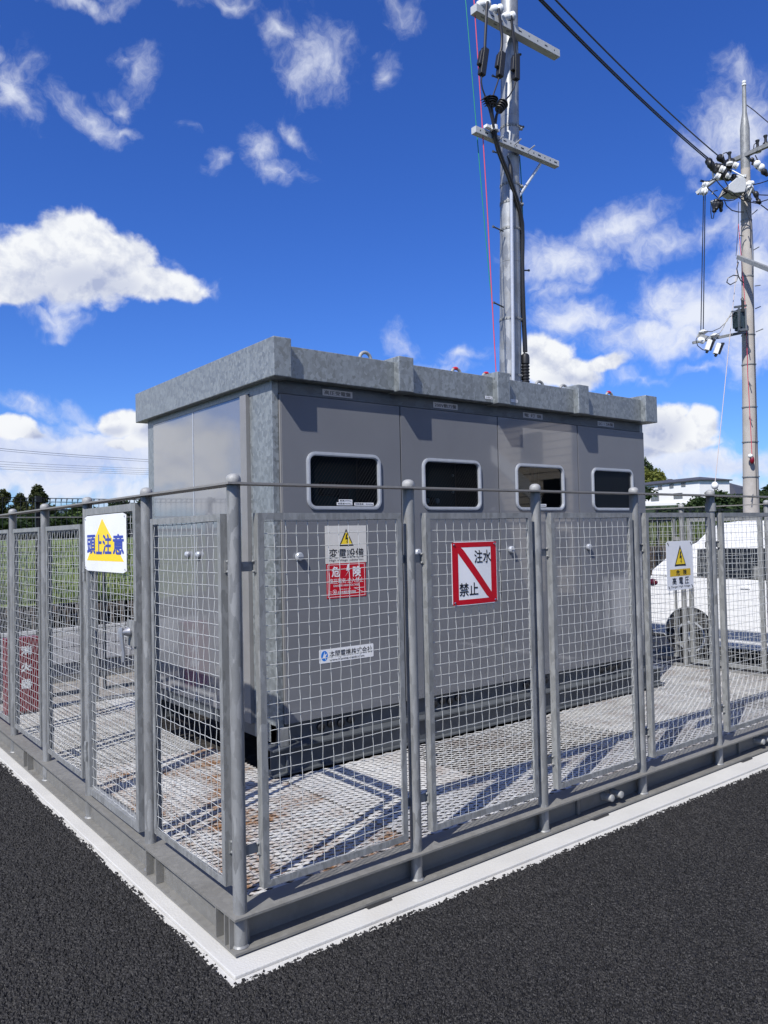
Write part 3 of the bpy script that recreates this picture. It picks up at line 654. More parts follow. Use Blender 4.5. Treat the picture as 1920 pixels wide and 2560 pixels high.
for i, (p, q) in enumerate((((.1, 1.05, 0), (1.02, 1.05, 0)), ((.1, 2.49, 0), (1.0, 2.49, 0)), ((2.03, .1, 0), (2.03, 1.46, 0)), ((3.62, .1, 0), (3.62, 1.46, 0)), ((5.2, .1, 0), (5.2, 1.46, 0)), ((1.06, .1, 0), (1.06, 1.46, 0)))):
    mb = MB(); ibeam(mb, p, q, .002, .128, .05, .006, .006)
    tag(mb.build('deck_joist', 'beam'), ('thin joist under the rusted corner sheet', 'thin joist where the rusted sheet ends on the left', 'thin joist left of the open looking sheet', 'thin joist right of the open looking sheet', 'thin joist at the right end of the front deck', 'thin joist under the seam right of the rusted sheet')[i], 'joist', 'joists under the walkway')

# ------------------------------------------------------------------ substation cabinet
CX0, CX1, CY0, CY1 = 1.10, 5.40, 1.56, 3.79
DXJ = (2.197, 3.257, 4.317)
cab = thing('electrical_cabinet', (3.25, 2.6, .158), 'large grey outdoor switchgear cabinet with galvanised roof inside the mesh fence', 'cabinet')
# carrier beams below
for y0, nm in ((1.56, 'carrier_beam'), (3.70, 'carrier_beam')):
    mb = MB(); ibeam(mb, (1.02, y0, 0), (5.50, y0, 0), .159, .334, .15, .008, .011, -.03); mb.add([(1.13, y0-.074, .171), (1.13, y0-.035, .171), (1.13, y0-.035, .29), (1.142, y0-.074, .171), (1.142, y0-.035, .171), (1.142, y0-.035, .29)], [(0, 1, 2), (3, 5, 4), (0, 3, 4, 1), (1, 4, 5, 2), (2, 5, 3, 0)])
    mb.build(nm, 'base', cab)
mb = MB(); mb.box(CX0, CX1, CY0+.03, CY0+.10, .336, .462); mb.box(CX0+.01, CX0+.08, CY0+.1001, CY1-.1, .336, .462); mb.box(CX1-.08, CX1-.01, CY0+.1001, CY1-.1, .336, .462); mb.box(CX0, CX1, CY1-.0999, CY1-.03, .336, .462)
mb.box(CX0+.03, CX1-.03, CY0+.12, CY1-.12, .462, .474)
base = mb.build('plinth', 'base', cab)
for bi, bx in enumerate((1.15, 2.2, 3.26, 4.32)):
    for k in range(4):
        b = MB(); b.lathe([(.030, 0), (.030, .020), (.024, .026), (.012, .028)], 14, (bx+.30+k*.085, CY0+.0298, .402+.012*(k % 2)), 0, (0, -1, 0)); b.build('cable_plug', 'black', base)
for px in (CX0+.02,):
    b = MB(); b.box(CX0, CX0+.06, CY0-.03, CY0+.029, .336, .45); b.build('foot_bracket', 'galv', base)
# shell with galvanised corner posts
mb = MB()
mb.box(CX0+.012, CX0+.05, CY0+.42, CY1-.125, .465, 2.742); mb.box(CX1-.05, CX1-.012, CY0+.05, CY1-.05, .465, 2.742); mb.box(CX0+.06, CX1-.06, CY1-.05, CY1-.012, .465, 2.742); mb.box(CX0+.052, CX1-.052, CY0+.052, CY1-.052, 2.70, 2.742)
mb.build('shell', 'paint', cab)
for q in ((CX0, CX0+.051, CY0+.012, CY0+.326, .34, 2.796), (CX0, CX0+.06, CY1-.1245, CY1, .34, 2.796), (CX1-.06, CX1, CY1-.12, CY1, .34, 2.796), (CX1-.058, CX1-.004, CY0+.0145, CY0+.10, .465, 2.796)):
    MB().box(*q).build('corner_post', 'roof', cab, bevel=.003)
MB().box(CX0+.0005, CX0+.05, CY0+.3262, CY1-.1247, 2.7425, 2.796).build('top_strip', 'roof', cab)
for jx in DXJ: MB().box(jx-.03, jx+.03, CY0+.012, CY0+.028, .47, 2.70).build('door_jamb', 'black', cab)
# header strip with the bay name plates
hdr = MB(); hdr.box(CX0+.0515, CX1-.06, CY0+.012, CY0+.05, 2.706, 2.794); hd = hdr.build('header', 'header', cab)
for cx, txt, w in ((1.64, '高圧受電盤', .26), (2.687, '200V動力盤', .264), (3.73, '電 灯 盤', .256), (4.78, 'SC・SR盤', .257)):
    fn = face_fn((0, CY0+.0118, 0), (1, 0, 0), (0, -1, 0)); b = MB()
    b.prism(rect(cx-w/2, cx+w/2, 2.722, 2.768), fn, .0, .003, 0); lettering(b, txt, fn, cx-w/2+.015, cx+w/2-.015, 2.730, 2.760, .0034, 1, .008); b.build('name_plate', ['plate', 'ink'], hd)
# roof: flat tray with five raised joint caps
rf = MB(); rf.box(1.178, 5.30, 1.490, 3.90, 2.797, 3.015); roof = rf.build('roof', 'roof', cab, bevel=.005)
for x0, x1 in ((1.04, 1.177), (2.102, 2.246), (3.150, 3.298), (4.200, 4.352), (5.250, 5.445)):
    MB().box(x0, x1, 1.432, 3.93, 2.788, 3.052).build('roof_cap', 'roof', roof, bevel=.006)
for x, y, red in ((2.03, 1.75, 0), (3.03, 1.80, 1), (3.40, 1.80, 1), (4.10, 1.80, 0), (4.45, 1.80, 0), (5.17, 1.80, 1)):
    pts = [(x+.052*math.cos(a), y, 3.078+.050*math.sin(a)) for a in [PI*2*k/18 for k in range(19)]]
    b = MB(); b.tube(pts, .0135, 10, 0, False); b.lathe([(.03, 0), (.03, .03), (.02, .045)], 12, (x, y, 3.0155)); e = b.build('lifting_eye', 'cap', roof)
    if red:
        b = MB(); b.tube([(x+.052*math.cos(a), y, 3.078+.050*math.sin(a)) for a in [math.radians(q) for q in range(78, 134, 8)]], .0146, 10); b.build('paint_mark', 'ringred', e)
fn = face_fn((0, 1.4898, 0), (1, 0, 0), (0, -1, 0))
for cx, txt in ((3.100, '分割→'), (3.405, '←分割')):
    b = MB(); b.prism(rect(cx-.042, cx+.042, 2.826, 2.849), fn, 0, .0015, 0); lettering(b, txt, fn, cx-.036, cx+.036, 2.830, 2.845, .0019, 1); b.build('fascia_sticker', ['white', 'ink'], roof)
# side: bright edge strip and two panels
MB().box(CX0-.028, CX0+.010, CY0+.328, CY0+.418, .43, 2.735).build('edge_strip', 'trim', cab)
for y0, y1, kn in ((CY0+.421, 2.8170, 2.735), (2.8280, 3.652, 2.94)):
    sp = MB().box(CX0-.004, CX0+.0115, y0, y1, .44, 2.738).build('side_panel', 'paint', cab)
    b = MB(); b.lathe([(.022, 0), (.026, .006), (.026, .02), (.018, .03), (.004, .034)], 16, (CX0-.0042, kn, 1.600), 0, (-1, 0, 0)); b.build('handle', 'alu', sp)
MB().box(CX0-.0075, CX0+.0117, 2.8172, 2.8278, .44, 2.738).build('seam_strip', 'alu', cab)
# doors
DX = [1.155, 2.197, 3.257, 4.317, 5.376]; WZ0, WZ1 = 1.908, 2.316
WX = [(1.352, 1.999), (2.405, 3.043), (3.460, 4.105), (4.511, 5.165)]
dfn = face_fn((0, CY0-.010, 0), (1, 0, 0), (0, -1, 0))
for k in range(4):
    x0, x1 = DX[k]+.006, DX[k+1]-.006; a, b_ = WX[k]
    wr = (a+.012, b_-.012, WZ0+.012, WZ1-.012); inner = rrect(*wr, .058, 6)
    mb = MB(); oc = [(x1, 2.698), (x0, 2.698), (x0, .472), (x1, .472)]
    for q in range(4):                                 # a fan per corner and a strip per side leave the window open
        arc = inner[q*7:q*7+7]; nxt = inner[((q+1)*7) % 28]
        flat(mb, [arc[0], oc[q], arc[1]][::-1] if 0 else [oc[q], arc[1], arc[0]], dfn, 0)
        for i in range(1, 6): flat(mb, [oc[q], arc[i+1], arc[i]], dfn, 0)
        flat(mb, [oc[q], oc[(q+1) % 4], nxt, arc[6]], dfn, 0)
    for q in range(4):
        A_, B_ = oc[q], oc[(q+1) % 4]; mb.add([dfn(*A_, 0), dfn(*B_, 0), dfn(*B_, -.018), dfn(*A_, -.018)], [(0, 1, 2, 3)])
    mb.ring(rrect(wr[0]-.001, wr[1]+.001, wr[2]-.001, wr[3]+.001, .059, 6), inner, dfn, -.018, -.0005)
    door = mb.build('door', 'paint', cab)
    # bright window frame with rounded corners, half round in section
    fr = MB(); ring = lambda q: rrect(a+q, b_-q, WZ0+q, WZ1-q, .072-q)
    fr.ring(ring(0), ring(.007), dfn, .0003, .010); fr.ring(ring(.0071), ring(.021), dfn, .0003, .014); fr.ring(ring(.0211), ring(.028), dfn, -.012, .008)
    fr.build('window_frame', 'alu', door)
    pn = MB(); pp = ring(.0262); flat(pn, pp, dfn, -.006); pn.build('window_pane', 'pane' if k != 2 else 'paneclear', door)
    bx = MB()                                          # the instrument space seen through the pane
    yb = CY0+.30 if k != 3 else CY0+.035
    bx.add([(a, yb, WZ0), (b_, yb, WZ0), (b_, yb, WZ1), (a, yb, WZ1)], [(0, 1, 2, 3)], 0)
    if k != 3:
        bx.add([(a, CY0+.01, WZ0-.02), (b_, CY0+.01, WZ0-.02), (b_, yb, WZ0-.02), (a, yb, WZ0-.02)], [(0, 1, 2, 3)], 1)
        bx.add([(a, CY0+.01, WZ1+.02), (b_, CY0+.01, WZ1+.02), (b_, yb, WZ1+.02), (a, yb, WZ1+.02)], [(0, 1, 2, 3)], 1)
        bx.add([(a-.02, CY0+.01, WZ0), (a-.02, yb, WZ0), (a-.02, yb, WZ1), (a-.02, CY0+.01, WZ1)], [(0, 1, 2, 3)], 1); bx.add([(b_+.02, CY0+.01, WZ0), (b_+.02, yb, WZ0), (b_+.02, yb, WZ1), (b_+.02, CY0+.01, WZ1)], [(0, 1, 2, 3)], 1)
        rr = random.Random(k)
        if k == 0:
            for q in ((.12, .05, .10, .14), (.30, .12, .12, .10), (.44, .06, .09, .16)): bx.box(a+q[0], a+q[0]+q[2], yb-.06, yb-.001, WZ0+q[1], WZ0+q[1]+q[3], 1)
            bx.box(a+.05, a+.6, yb-.05, yb-.001, WZ0+.02, WZ0+.11, 0)
        if k == 1:
            for q in (.09, .20): bx.box(a+q+.04, a+q+.10, yb-.15, yb-.10, WZ0+.05, WZ0+.11, 2); bx.lathe([(.022, 0), (.022, .03)], 12, (a+q+.075, yb-.15, WZ0+.082), 3, (0, -1, 0))
            bx.box(a+.08, a+.18, yb-.15, yb-.10, WZ0+.24, WZ0+.32, 0)
            for q in (.16, .30): bx.ball((a+.52, yb-.10, WZ0+q), .012, .012, .012, 3)
        if k == 2: bx.box(a+.36, a+.39, yb-.18, yb-.15, WZ0, WZ1, 1)
    bx.build('instrument_bay', ['cyan' if k != 3 else 'perf', 'dark', 'teal', 'alu'], door)
    b = MB(); kx, kz = (1.273, 2.334, 3.375, 4.425)[k], (1.590, 1.583, 1.577, 1.57)[k]
    b.lathe([(.024, 0), (.029, .005), (.029, .024), (.024, .030), (.010, .031)], 18, (kx, CY0-.0102, kz), 0, (0, -1, 0)); b.box(kx-.018, kx+.018, CY0-.046, CY0-.0402, kz-.004, kz+.004); b.build('handle', 'alu', door)
    if k == 0:
        lab = MB(); lab.box(DX[0]-.0045, x0-.0002, CY0-.006, CY0+.010, .472, 2.698); lab.build('edge_trim', 'trim', door)
        # cream substation notice
        s = MB(); s.prism(rect(1.495, 1.853, 1.531, 1.797), dfn, .0003, .002, 0)
        flat(s, [(1.612, 1.652), (1.738, 1.652), (1.675, 1.776)], dfn, .0024, 2); bolt_sign(s, dfn, 1.675, 1.655, 1.772, .118, .003, 1, 2)
        lettering(s, '変電設備', dfn, 1.525, 1.825, 1.568, 1.634, .0026, 2, .006); lettering(s, 'High voltage substation', dfn, 1.527, 1.822, 1.541, 1.560, .0026, 2)
        s.build('notice_plate', ['cream', 'yellow', 'ink'], door)['label'] = 'cream notice plate with lightning triangle'
        s = MB(); s.prism(rect(1.500, 1.842, 1.286, 1.5305), dfn, .0003, .002, 0)
        s.ring(rect(1.510, 1.832, 1.294, 1.523), rect(1.513, 1.829, 1.297, 1.520), dfn, .002, .0024, 1)
        lettering(s, '危', dfn, 1.545, 1.612, 1.437, 1.508, .0026, 1, .018); lettering(s, '険', dfn, 1.728, 1.797, 1.432, 1.504, .0026, 1, .018)
        flat(s, [(1.655, 1.435), (1.690, 1.477), (1.668, 1.477), (1.682, 1.522), (1.700, 1.522), (1.688, 1.490), (1.708, 1.490)], dfn, .0026, 1)
        lettering(s, '高圧電気 立入禁止', dfn, 1.525, 1.818, 1.388, 1.424, .0026, 1); lettering(s, 'DANGER! HIGH VOLTAGE!', dfn, 1.558, 1.780, 1.366, 1.380, .0026, 1, .01)
        lettering(s, '電気保安法人', dfn, 1.61, 1.71, 1.341, 1.350, .0026, 1); lettering(s, '全日本電気保安協会', dfn, 1.590, 1.750, 1.318, 1.335, .0026, 1, .01)
        s.ring([(1.567+.016*math.cos(q*PI/10), 1.331+.016*math.sin(q*PI/10)) for q in range(20)], [(1.567+.0135*math.cos(q*PI/10), 1.331+.0135*math.sin(q*PI/10)) for q in range(20)], dfn, .002, .0025, 1)
        flat(s, [(1.560, 1.324), (1.574, 1.324), (1.567, 1.342)], dfn, .0026, 1)
        for q in (((1.73, 1.352), (1.825, 1.352), (1.825, 1.349), (1.745, 1.349)), ((1.73, 1.352), (1.745, 1.349), (1.812, 1.322), (1.808, 1.321)), ((1.518, 1.335), (1.54, 1.335), (1.54, 1.333), (1.518, 1.333)), ((1.518, 1.325), (1.54, 1.325), (1.54, 1.323), (1.518, 1.323))): flat(s, q[::-1], dfn, .0025, 1)
        s.build('notice_plate', ['red', 'white'], door)['label'] = 'red danger notice with white lettering'
        s = MB(); s.prism(rrect(1.427, 1.898, .842, .937, .008, 3), dfn, .0003, .0015, 0)
        s.prism([(1.470+.028*math.cos(q*PI/12), .892+.036*math.sin(q*PI/12)) for q in range(24)], dfn, .0015, .0019, 1)
        flat(s, [(1.452, .874), (1.474, .926), (1.472, .900), (1.492, .908), (1.478, .884), (1.484, .856), (1.470, .880)][::-1], dfn, .0023, 0)
        lettering(s, '本間電機株式会社', dfn, 1.512, 1.885, .876, .922, .0019, 2, .004); lettering(s, 'www.honma-denki.com', dfn, 1.512, 1.812, .851, .868, .0019, 2, .006)
        s.build('maker_plate', ['white', 'azure', 'ink'], door)
        for r_, txt in (((1.622, 1.740, 1.9655, 1.985), '重量2400kg'), ((1.604, 1.740, 1.9435, 1.9645), '総重量4600kg'), ((1.758, 1.932, 1.942, 1.963), '回線重量一本200kg')):
            s = MB(); s.prism(rect(*r_), dfn, -.0058, -.005, 0); lettering(s, txt, dfn, r_[0]+.008, r_[1]-.008, r_[2]+.004, r_[3]-.004, -.0046, 1, .006); s.build('weight_sticker', ['white', 'ink'], door)
    if k == 2:
        s = MB(); s.prism(rect(3.735, 3.86, 1.944, 1.966), dfn, -.0058, -.005, 0); lettering(s, '重量2000kg', dfn, 3.745, 3.85, 1.949, 1.962, -.0046, 1, .006); s.build('weight_sticker', ['white', 'ink'], door)

# ------------------------------------------------------------------ signs hung on the fence
def curved(fn, x0, x1, bow): return lambda u, v, t: fn(u, v, t+bow*math.sin(PI*(u-x0)/(x1-x0))**2)
def plate_mesh(fn, poly_x0, poly_x1, z0, z1, r, mats, name, parent, mi=0, n=14):
    mb = MB(); xs = [poly_x0+(poly_x1-poly_x0)*i/n for i in range(n+1)]
    def zz(x):
        d = min(x-poly_x0, poly_x1-x)
        return 0 if d >= r else r-math.sqrt(max(0, r*r-(r-d)**2))
    for i in range(n):
        a, b = xs[i], xs[i+1]; mb.prism([(a, z0+zz(a)), (b, z0+zz(b)), (b, z1-zz(b)), (a, z1-zz(a))], fn, 0, .0012, mi)
    return mb
# water prohibition sign
t = thing('warning_sign', (1.388, -.034, 1.515), 'white sign with thick red border and red diagonal bar, wired to the fence', 'sign', 'signs hung on the fence')
x0, x1, z0, z1 = 1.222, 1.556, 1.349, 1.683
fn = curved(face_fn((0, -.0335, 0), (1, 0, 0), (0, -1, 0)), x0, x1, .004)
b = plate_mesh(fn, x0, x1, z0, z1, .012, None, 'plate', t); b.build('plate', ['white'], t)
b = MB(); N = 12; wb = .042; bz = .026; e = .0018
def strip(mb, xa, xb, f0, f1, tt, mi=0, n=N):
    for i in range(n):
        a = xa+(xb-xa)*i/n; c = xa+(xb-xa)*(i+1)/n; flat(mb, [(a, f0(a)), (c, f0(c)), (c, f1(c)), (a, f1(a))], fn, tt, mi)
m_ = .004; K = lambda c: (lambda x: c)
strip(b, x0+m_, x1-m_, K(z1-m_-bz), K(z1-m_), e); strip(b, x0+m_, x1-m_, K(z0+m_), K(z0+m_+bz), e)
strip(b, x0+m_, x0+m_+wb, K(z0+m_+bz), K(z1-m_-bz), e, 0, 3); strip(b, x1-m_-wb, x1-m_, K(z0+m_+bz), K(z1-m_-bz), e, 0, 3)
xa, xb = x0+m_+wb, x1-m_-wb; za, zb = z1-m_-bz, z0+m_+bz
dl = lambda x: za+(zb-za)*(x-xa)/(xb-xa)
strip(b, xa, xb, lambda x: max(zb, dl(x)-.030), lambda x: min(za, dl(x)+.030), e+.0003)
b.build('border', 'red', t)
b = MB(); lettering(b, '注水', fn, 1.383, 1.510, 1.568, 1.636, e+.0006, 0, .006); b.build('lettering', 'ink', t); b = MB(); lettering(b, '禁止', fn, 1.272, 1.405, 1.398, 1.466, e+.0006, 0, .006); b.build('lettering', 'ink', t)
for q in ((x0+.018, z0+.016), (x1-.018, z0+.016), (x0+.018, z1-.016), (x1-.018, z1-.016)):
    MB().lathe([(.006, 0), (.006, .003), (.003, .0055)], 10, tuple(fn(q[0], q[1], .0014)), 0, (0, -1, 0)).build('fastener', 'chrome', t)
# high voltage sign
t = thing('warning_sign', (3.353, -.034, 1.473), 'tall white sign with black and yellow triangle above an ochre strip', 'sign', 'signs hung on the fence')
x0, x1, z0, z1 = 3.190, 3.517, 1.307, 1.641
fn = curved(face_fn((0, -.0335, 0), (1, 0, 0), (0, -1, 0)), x0, x1, .002)
plate_mesh(fn, x0, x1, z0, z1, .010, None, 'plate', t).build('plate', ['white'], t)
b = MB(); bolt_sign(b, fn, 3.354, 1.470, 1.612, .142, .0026, 0, 1); b.build('pictogram', ['yellow', 'ink'], t)
b = MB()
for i in range(8): flat(b, [(3.228+i*.2525/8, 1.401), (3.228+(i+1)*.2525/8, 1.401), (3.228+(i+1)*.2525/8, 1.449), (3.228+i*.2525/8, 1.449)], fn, .0016, 0)
b.build('strip', 'gold', t)
b = MB(); lettering(b, '危', fn, 3.300, 3.342, 1.408, 1.443, .0022, 0, .01); lettering(b, '険', fn, 3.386, 3.428, 1.408, 1.443, .0022, 0, .01); lettering(b, '高', fn, 3.252, 3.300, 1.345, 1.392, .0018, 0, .012); lettering(b, '電', fn, 3.332, 3.380, 1.345, 1.392, .0018, 0, .012); lettering(b, '圧', fn, 3.405, 3.455, 1.345, 1.392, .0018, 0, .012); lettering(b, 'Danger! High Voltage', fn, 3.238, 3.470, 1.319, 1.338, .0018, 0, 0); b.build('lettering', 'ink', t)
for q in ((x0+.022, z0+.02), (x1-.022, z0+.02), (x0+.022, z1-.02), (x1-.022, z1-.02)):
    p_ = fn(q[0], q[1], .003); MB().bar(p_+Vector((-.007, 0, .010)), p_+Vector((.007, 0, -.010)), .004, .004).build('fastener', 'base', t)
# overhead clearance sign on the gate
ya, yb, z0, z1 = 1.197, 1.918, 1.548, 1.880
t = thing('warning_sign', (-.036, 1.55, 1.71), 'white gate sign with yellow triangle and four bold blue characters', 'sign', 'signs hung on the fence')
W_ = yb-ya
fn = curved(face_fn((-.0335, yb, 0), (0, -1, 0), (-1, 0, 0)), 0, W_, .003)
plate_mesh(fn, 0, W_, z0, z1, .012, None, 'plate', t).build('plate', ['white'], t)
b = MB(); nn = 16
for i in range(nn):
    A_, B_ = .04+(W_-.08)*i/nn, .04+(W_-.08)*(i+1)/nn; mid = .335
    hz_ = lambda q: z0+.062+.248*(1-abs(q-mid)/((mid-.04) if q < mid else (W_-.04-mid)))
    pl = [(A_, z0+.062), (B_, z0+.062), (B_, hz_(B_)), (A_, hz_(A_))]
    if A_ < mid < B_: pl.insert(3, (mid, hz_(mid)))
    flat(b, pl, fn, .0016)
b.build('triangle', 'yellow', t)
b = MB()
for ch, a_, c_ in (('頭', .050, .205), ('上', .225, .325), ('注', .345, .485), ('意', .515, .680)): lettering(b, ch, fn, a_, c_, z0+.104, z0+.214, .0022, 0, .022)
b.build('lettering', 'blue', t)
for q in ((.02, z0+.02), (W_-.02, z0+.02), (.02, z1-.02), (W_-.02, z1-.02)):
    MB().lathe([(.005, 0), (.005, .003), (.002, .005)], 8, tuple(fn(q[0], q[1], .0014)), 0, (-1, 0, 0)).build('fastener', 'chrome', t)
# red extinguisher cabinet on the walkway
t = thing('extinguisher_box', (.25, 4.77, .155), 'dark red extinguisher box with white characters behind the left fence', 'extinguisher box')
bx0, bx1, by0, by1, bz0, bz1 = .106, .392, 4.705, 4.835, .160, .850
MB().box(bx0, bx1, by0, by1, bz0, bz1).build('body', 'boxred', t, bevel=.006)
MB().box(bx0+.012, bx1-.012, by0-.010, by0-.0005, bz0+.02, bz1-.035).build('door', 'boxred', t, bevel=.003)
fn = face_fn((0, by0-.0105, 0), (1, 0, 0), (0, -1, 0))
for i, ch in enumerate('消火器'):
    b = MB(); lettering(b, ch, fn, .232, .322, .695-i*.153, .772-i*.153, .0005, 0, .03); b.build('lettering', 'porc', t)

# ------------------------------------------------------------------ steel line pole behind the cabinet
PY = 4.22; AY = 4.03
def pp(u, v, y=AY): return Vector(ony(u, v, y))
PX = 6.346
def pr(z): return .149-(z-3.6)*.0066
sp = thing('steel_pole', (PX, PY, 0), 'tall galvanised steel line pole rising behind the cabinet roof', 'utility pole')
b = MB(); zz = [0, 3.4, 4.6, 5.39, 6.6, 7.4, 8.4, 9.2, 10.6]
prof = []
for i in range(len(zz)-1): prof += [(pr(zz[i])+.003, zz[i]), (pr(zz[i+1])+.003, zz[i+1]-.004), (pr(zz[i+1]), zz[i+1]-.003)]
xs_ = lambda z: PX-(z-3.8)*.010
b.lathe(prof, 28, (PX, PY, 0)); b.v = [(x+(z-3.8)*.018, y-(z-3.8)*.014, z) for x, y, z in b.v]; b.build('shaft', 'pole', sp)
def pcx(z): return PX+(z-3.8)*.018
def pcy(z): return PY-(z-3.8)*.014
def zat(u, v): return float(ony(u, v, PY-.13)[2])
for v in (311, 455, 500, 566, 792, 935):
    z = zat(1275, v); r = pr(z)+.003
    b = MB(); b.lathe([(r, -.018), (r+.006, -.018), (r+.006, .018), (r, .018)], 28, (pcx(z), pcy(z), z))
    for a in range(-70, 71, 20):
        q = math.radians(a-90-38); b.lathe([(.007, 0), (.007, .012)], 6, (pcx(z)+(r+.005)*math.cos(q), pcy(z)+(r+.005)*math.sin(q), z), 0, (math.cos(q), math.sin(q), 0))
    q = math.radians(-35); b.lathe([(.022, 0), (.022, .05)], 10, (pcx(z)+(r)*math.cos(q), pcy(z)+r*math.sin(q), z), 0, (math.cos(q), math.sin(q), 0)); b.build('band', 'galv', sp)
for (u0, v0, u1, v1) in ((1258, 578, 1234, 567), (1259, 768, 1236, 757), (1305, 676, 1321, 676), (1247, 196, 1233, 190), (1287, 131, 1300, 136), (1293, 312, 1307, 317), (1251, 385, 1234, 379)):
    p0_, p1_ = pp(u0, v0, PY-.08), pp(u1, v1, PY-.08); b = MB(); b.tube([p0_, p1_], .011, 8); d_ = (p1_-p0_).normalized(); b.lathe([(.017, 0), (.017, .016)], 8, tuple(p1_), 0, tuple(d_)); b.build('step_bolt', 'base', sp)
MB().tube([pp(1283, 968), pp(1283, 900), pp(1280, 650), pp(1278, 458)], .024, 10).build('conduit', 'alu', sp)
MB().tube([pp(1278, 459), pp(1277, 440), pp(1276, 420), pp(1274, 405), pp(1268, 390)], [.026, .034, .030, .016, .008], 10).build('cable_head', 'black', sp)
def arm(name, u0, v0, u1, v1, w, h, y, nholes):
    a = pp(u0, v0, y); c = pp(u1, v1, y); c.z = a.z = (a.z+c.z)/2; b = MB(); b.bar(a, c, w, h)
    o = b.build(name, 'switch', sp, bevel=.004)
    hb = MB(); L = (c-a).length
    for i in range(nholes):
        q = a+(c-a)*((i+.7)/(nholes+.4)); sl = .028 if i % 3 == 1 else .009
        hb.box(q.x-sl, q.x+sl, y-w/2-.0015, y-w/2-.0003, q.z-.008, q.z+.010)
    hb.build('slots', 'dark', o); return a, c, o
A0, A1, up_arm = arm('crossarm', 1184, 42, 1392, 121, .11, .105, 3.98, 9)
B0, B1, lo_arm = arm('crossarm', 1184, 328, 1392, 410, .085, .085, 3.99, 14)
MB().tube([pp(1351, 410, 4.0), pp(1295, 495, 4.1)], .020, 10).build('brace', 'alu', sp)
for q in ((1242, 355), (1320, 378), (1286, 362)): MB().tube([pp(*q, 3.94), pp(*q, 3.94)+Vector((.0, -.12, .03))], .010, 6).build('stud', 'alu', lo_arm)
for (u, v) in ((1208, 12), (1240, 24), (1271, 42)):
    c = pp(u, v, 3.95)
    b = MB(); b.lathe([(.02, -.10), (.05, -.08), (.062, -.03), (.060, .0), (.035, .012), (.034, .03), (.060, .045), (.062, .075), (.045, .095), (.01, .10)], 16, tuple(c), 0, (.75, -.25, .25)); b.build('insulator', 'porc', up_arm)
    b = MB(); b.bar((c.x, c.y+.02, c.z-.06), (c.x, c.y+.02, A0.z-.06), .05, .012); b.build('insulator_bracket', 'galv', up_arm)
drops = [[(1219, 5), (1217, 20), (1215, 60), (1213, 100), (1212, 128)], [(1247, 22), (1250, 50), (1255, 90), (1254, 118), (1251, 134)], [(1278, 40), (1281, 75), (1286, 110), (1289, 140)]]
boxes = [((1213, 122), (1209, 158), (1204, 188)), ((1255, 132), (1251, 165), (1249, 192)), ((1290, 138), (1291, 170), (1290, 200))]
leads = [[(1204, 188), (1203, 205), (1206, 222), (1212, 238), (1216, 248)], [(1248, 192), (1242, 212), (1235, 232), (1231, 248)], [(1290, 200), (1285, 220), (1273, 240), (1258, 256)]]
heads = [((1212, 240), (1224, 268)), ((1232, 244), (1229, 268)), ((1259, 256), (1244, 280))]
tails = [[(1222, 265), (1226, 280), (1231, 300), (1234, 318)], [(1229, 266), (1231, 285), (1234, 302), (1235, 318)], [(1246, 276), (1241, 290), (1239, 305), (1237, 318)]]
for i in range(3):
    y = 3.86+.03*i
    MB().tube([pp(*q, y) for q in drops[i]], .019, 8).build('jumper_cable', 'cable', sp)
    a, c, e_ = (pp(*q, y) for q in boxes[i]); b = MB(); b.bar(a, e_, .075, .085); b.bar(a+(e_-a)*.15+Vector((-.02, 0, 0)), a+(e_-a)*.70+Vector((-.035, 0, 0)), .06, .105); b.bar(a+(e_-a)*.55+Vector((.028, 0, 0)), a+(e_-a)*.75+Vector((.028, 0, 0)), .03, .06); b.build('disconnector', 'black', sp, bevel=.008)
    MB().tube([pp(*q, y) for q in leads[i]], .010, 8).build('lead_wire', 'cable', sp)
    a, c = (pp(*q, y) for q in heads[i]); L = (c-a).length; pf_ = [(.012, 0)]
    for k in range(4): z_ = L*(.08+.20*k); pf_ += [(.028, z_), (.075-.005*k, z_+L*.05), (.073-.005*k, z_+L*.09), (.028, z_+L*.14)]
    pf_ += [(.022, L)]; MB().lathe(pf_, 16, tuple(a), 0, tuple((c-a).normalized())).build('cable_termination', 'black', sp)
    MB().tube([pp(*q, y) for q in tails[i]], .018, 8).build('cable_tail', ['cable', 'roper', 'azure'][0], sp)
b = MB(); c = pp(1235, 321, 3.90); b.lathe([(.055, -.03), (.055, .03)], 14, tuple(c)); b.box(c.x-.14, c.x+.09, c.y-.01, c.y+.05, c.z-.02, c.z+.015); b.build('cable_clamp', 'porc', lo_arm)
thick = [(1235, 318), (1238, 345), (1246, 375), (1256, 402), (1270, 435), (1282, 470), (1292, 500), (1300, 530), (1305, 560), (1306, 600), (1305, 650), (1306, 710), (1308, 770), (1310, 815), (1312, 850), (1313, 880)]
MB().tube([pp(u, v, 3.90+min(.20, i*.02)) for i, (u, v) in enumerate(thick)], .033, 12).build('feeder_cable', 'cable', sp)
MB().tube([pp(u, v, 4.09) for u, v in ((1296, 455), (1303, 500), (1304, 560), (1300, 620), (1303, 700), (1306, 780), (1309, 860), (1311, 885))], .011, 8).build('earth_wire', 'cable', sp)
MB().tube([pp(u, v, 4.12) for u, v in ((1299, 390), (1302, 430), (1304, 470), (1306, 520), (1307, 545))], .007, 6).build('green_wire', 'ropeg', sp)
a, c = pp(1313, 884, 4.09), pp(1314, 985, 4.09); L = (c-a).length; pf_ = [(.03, 0), (.052, .02), (.058, .06), (.058, .14), (.046, .15)]
k = .16
while k < L: pf_ += [(.046, k), (.058, k+.012), (.058, k+.026), (.046, k+.036)]; k += .042
MB().lathe(pf_, 18, tuple(a), 0, tuple((c-a).normalized())).build('bellows', 'black', sp)
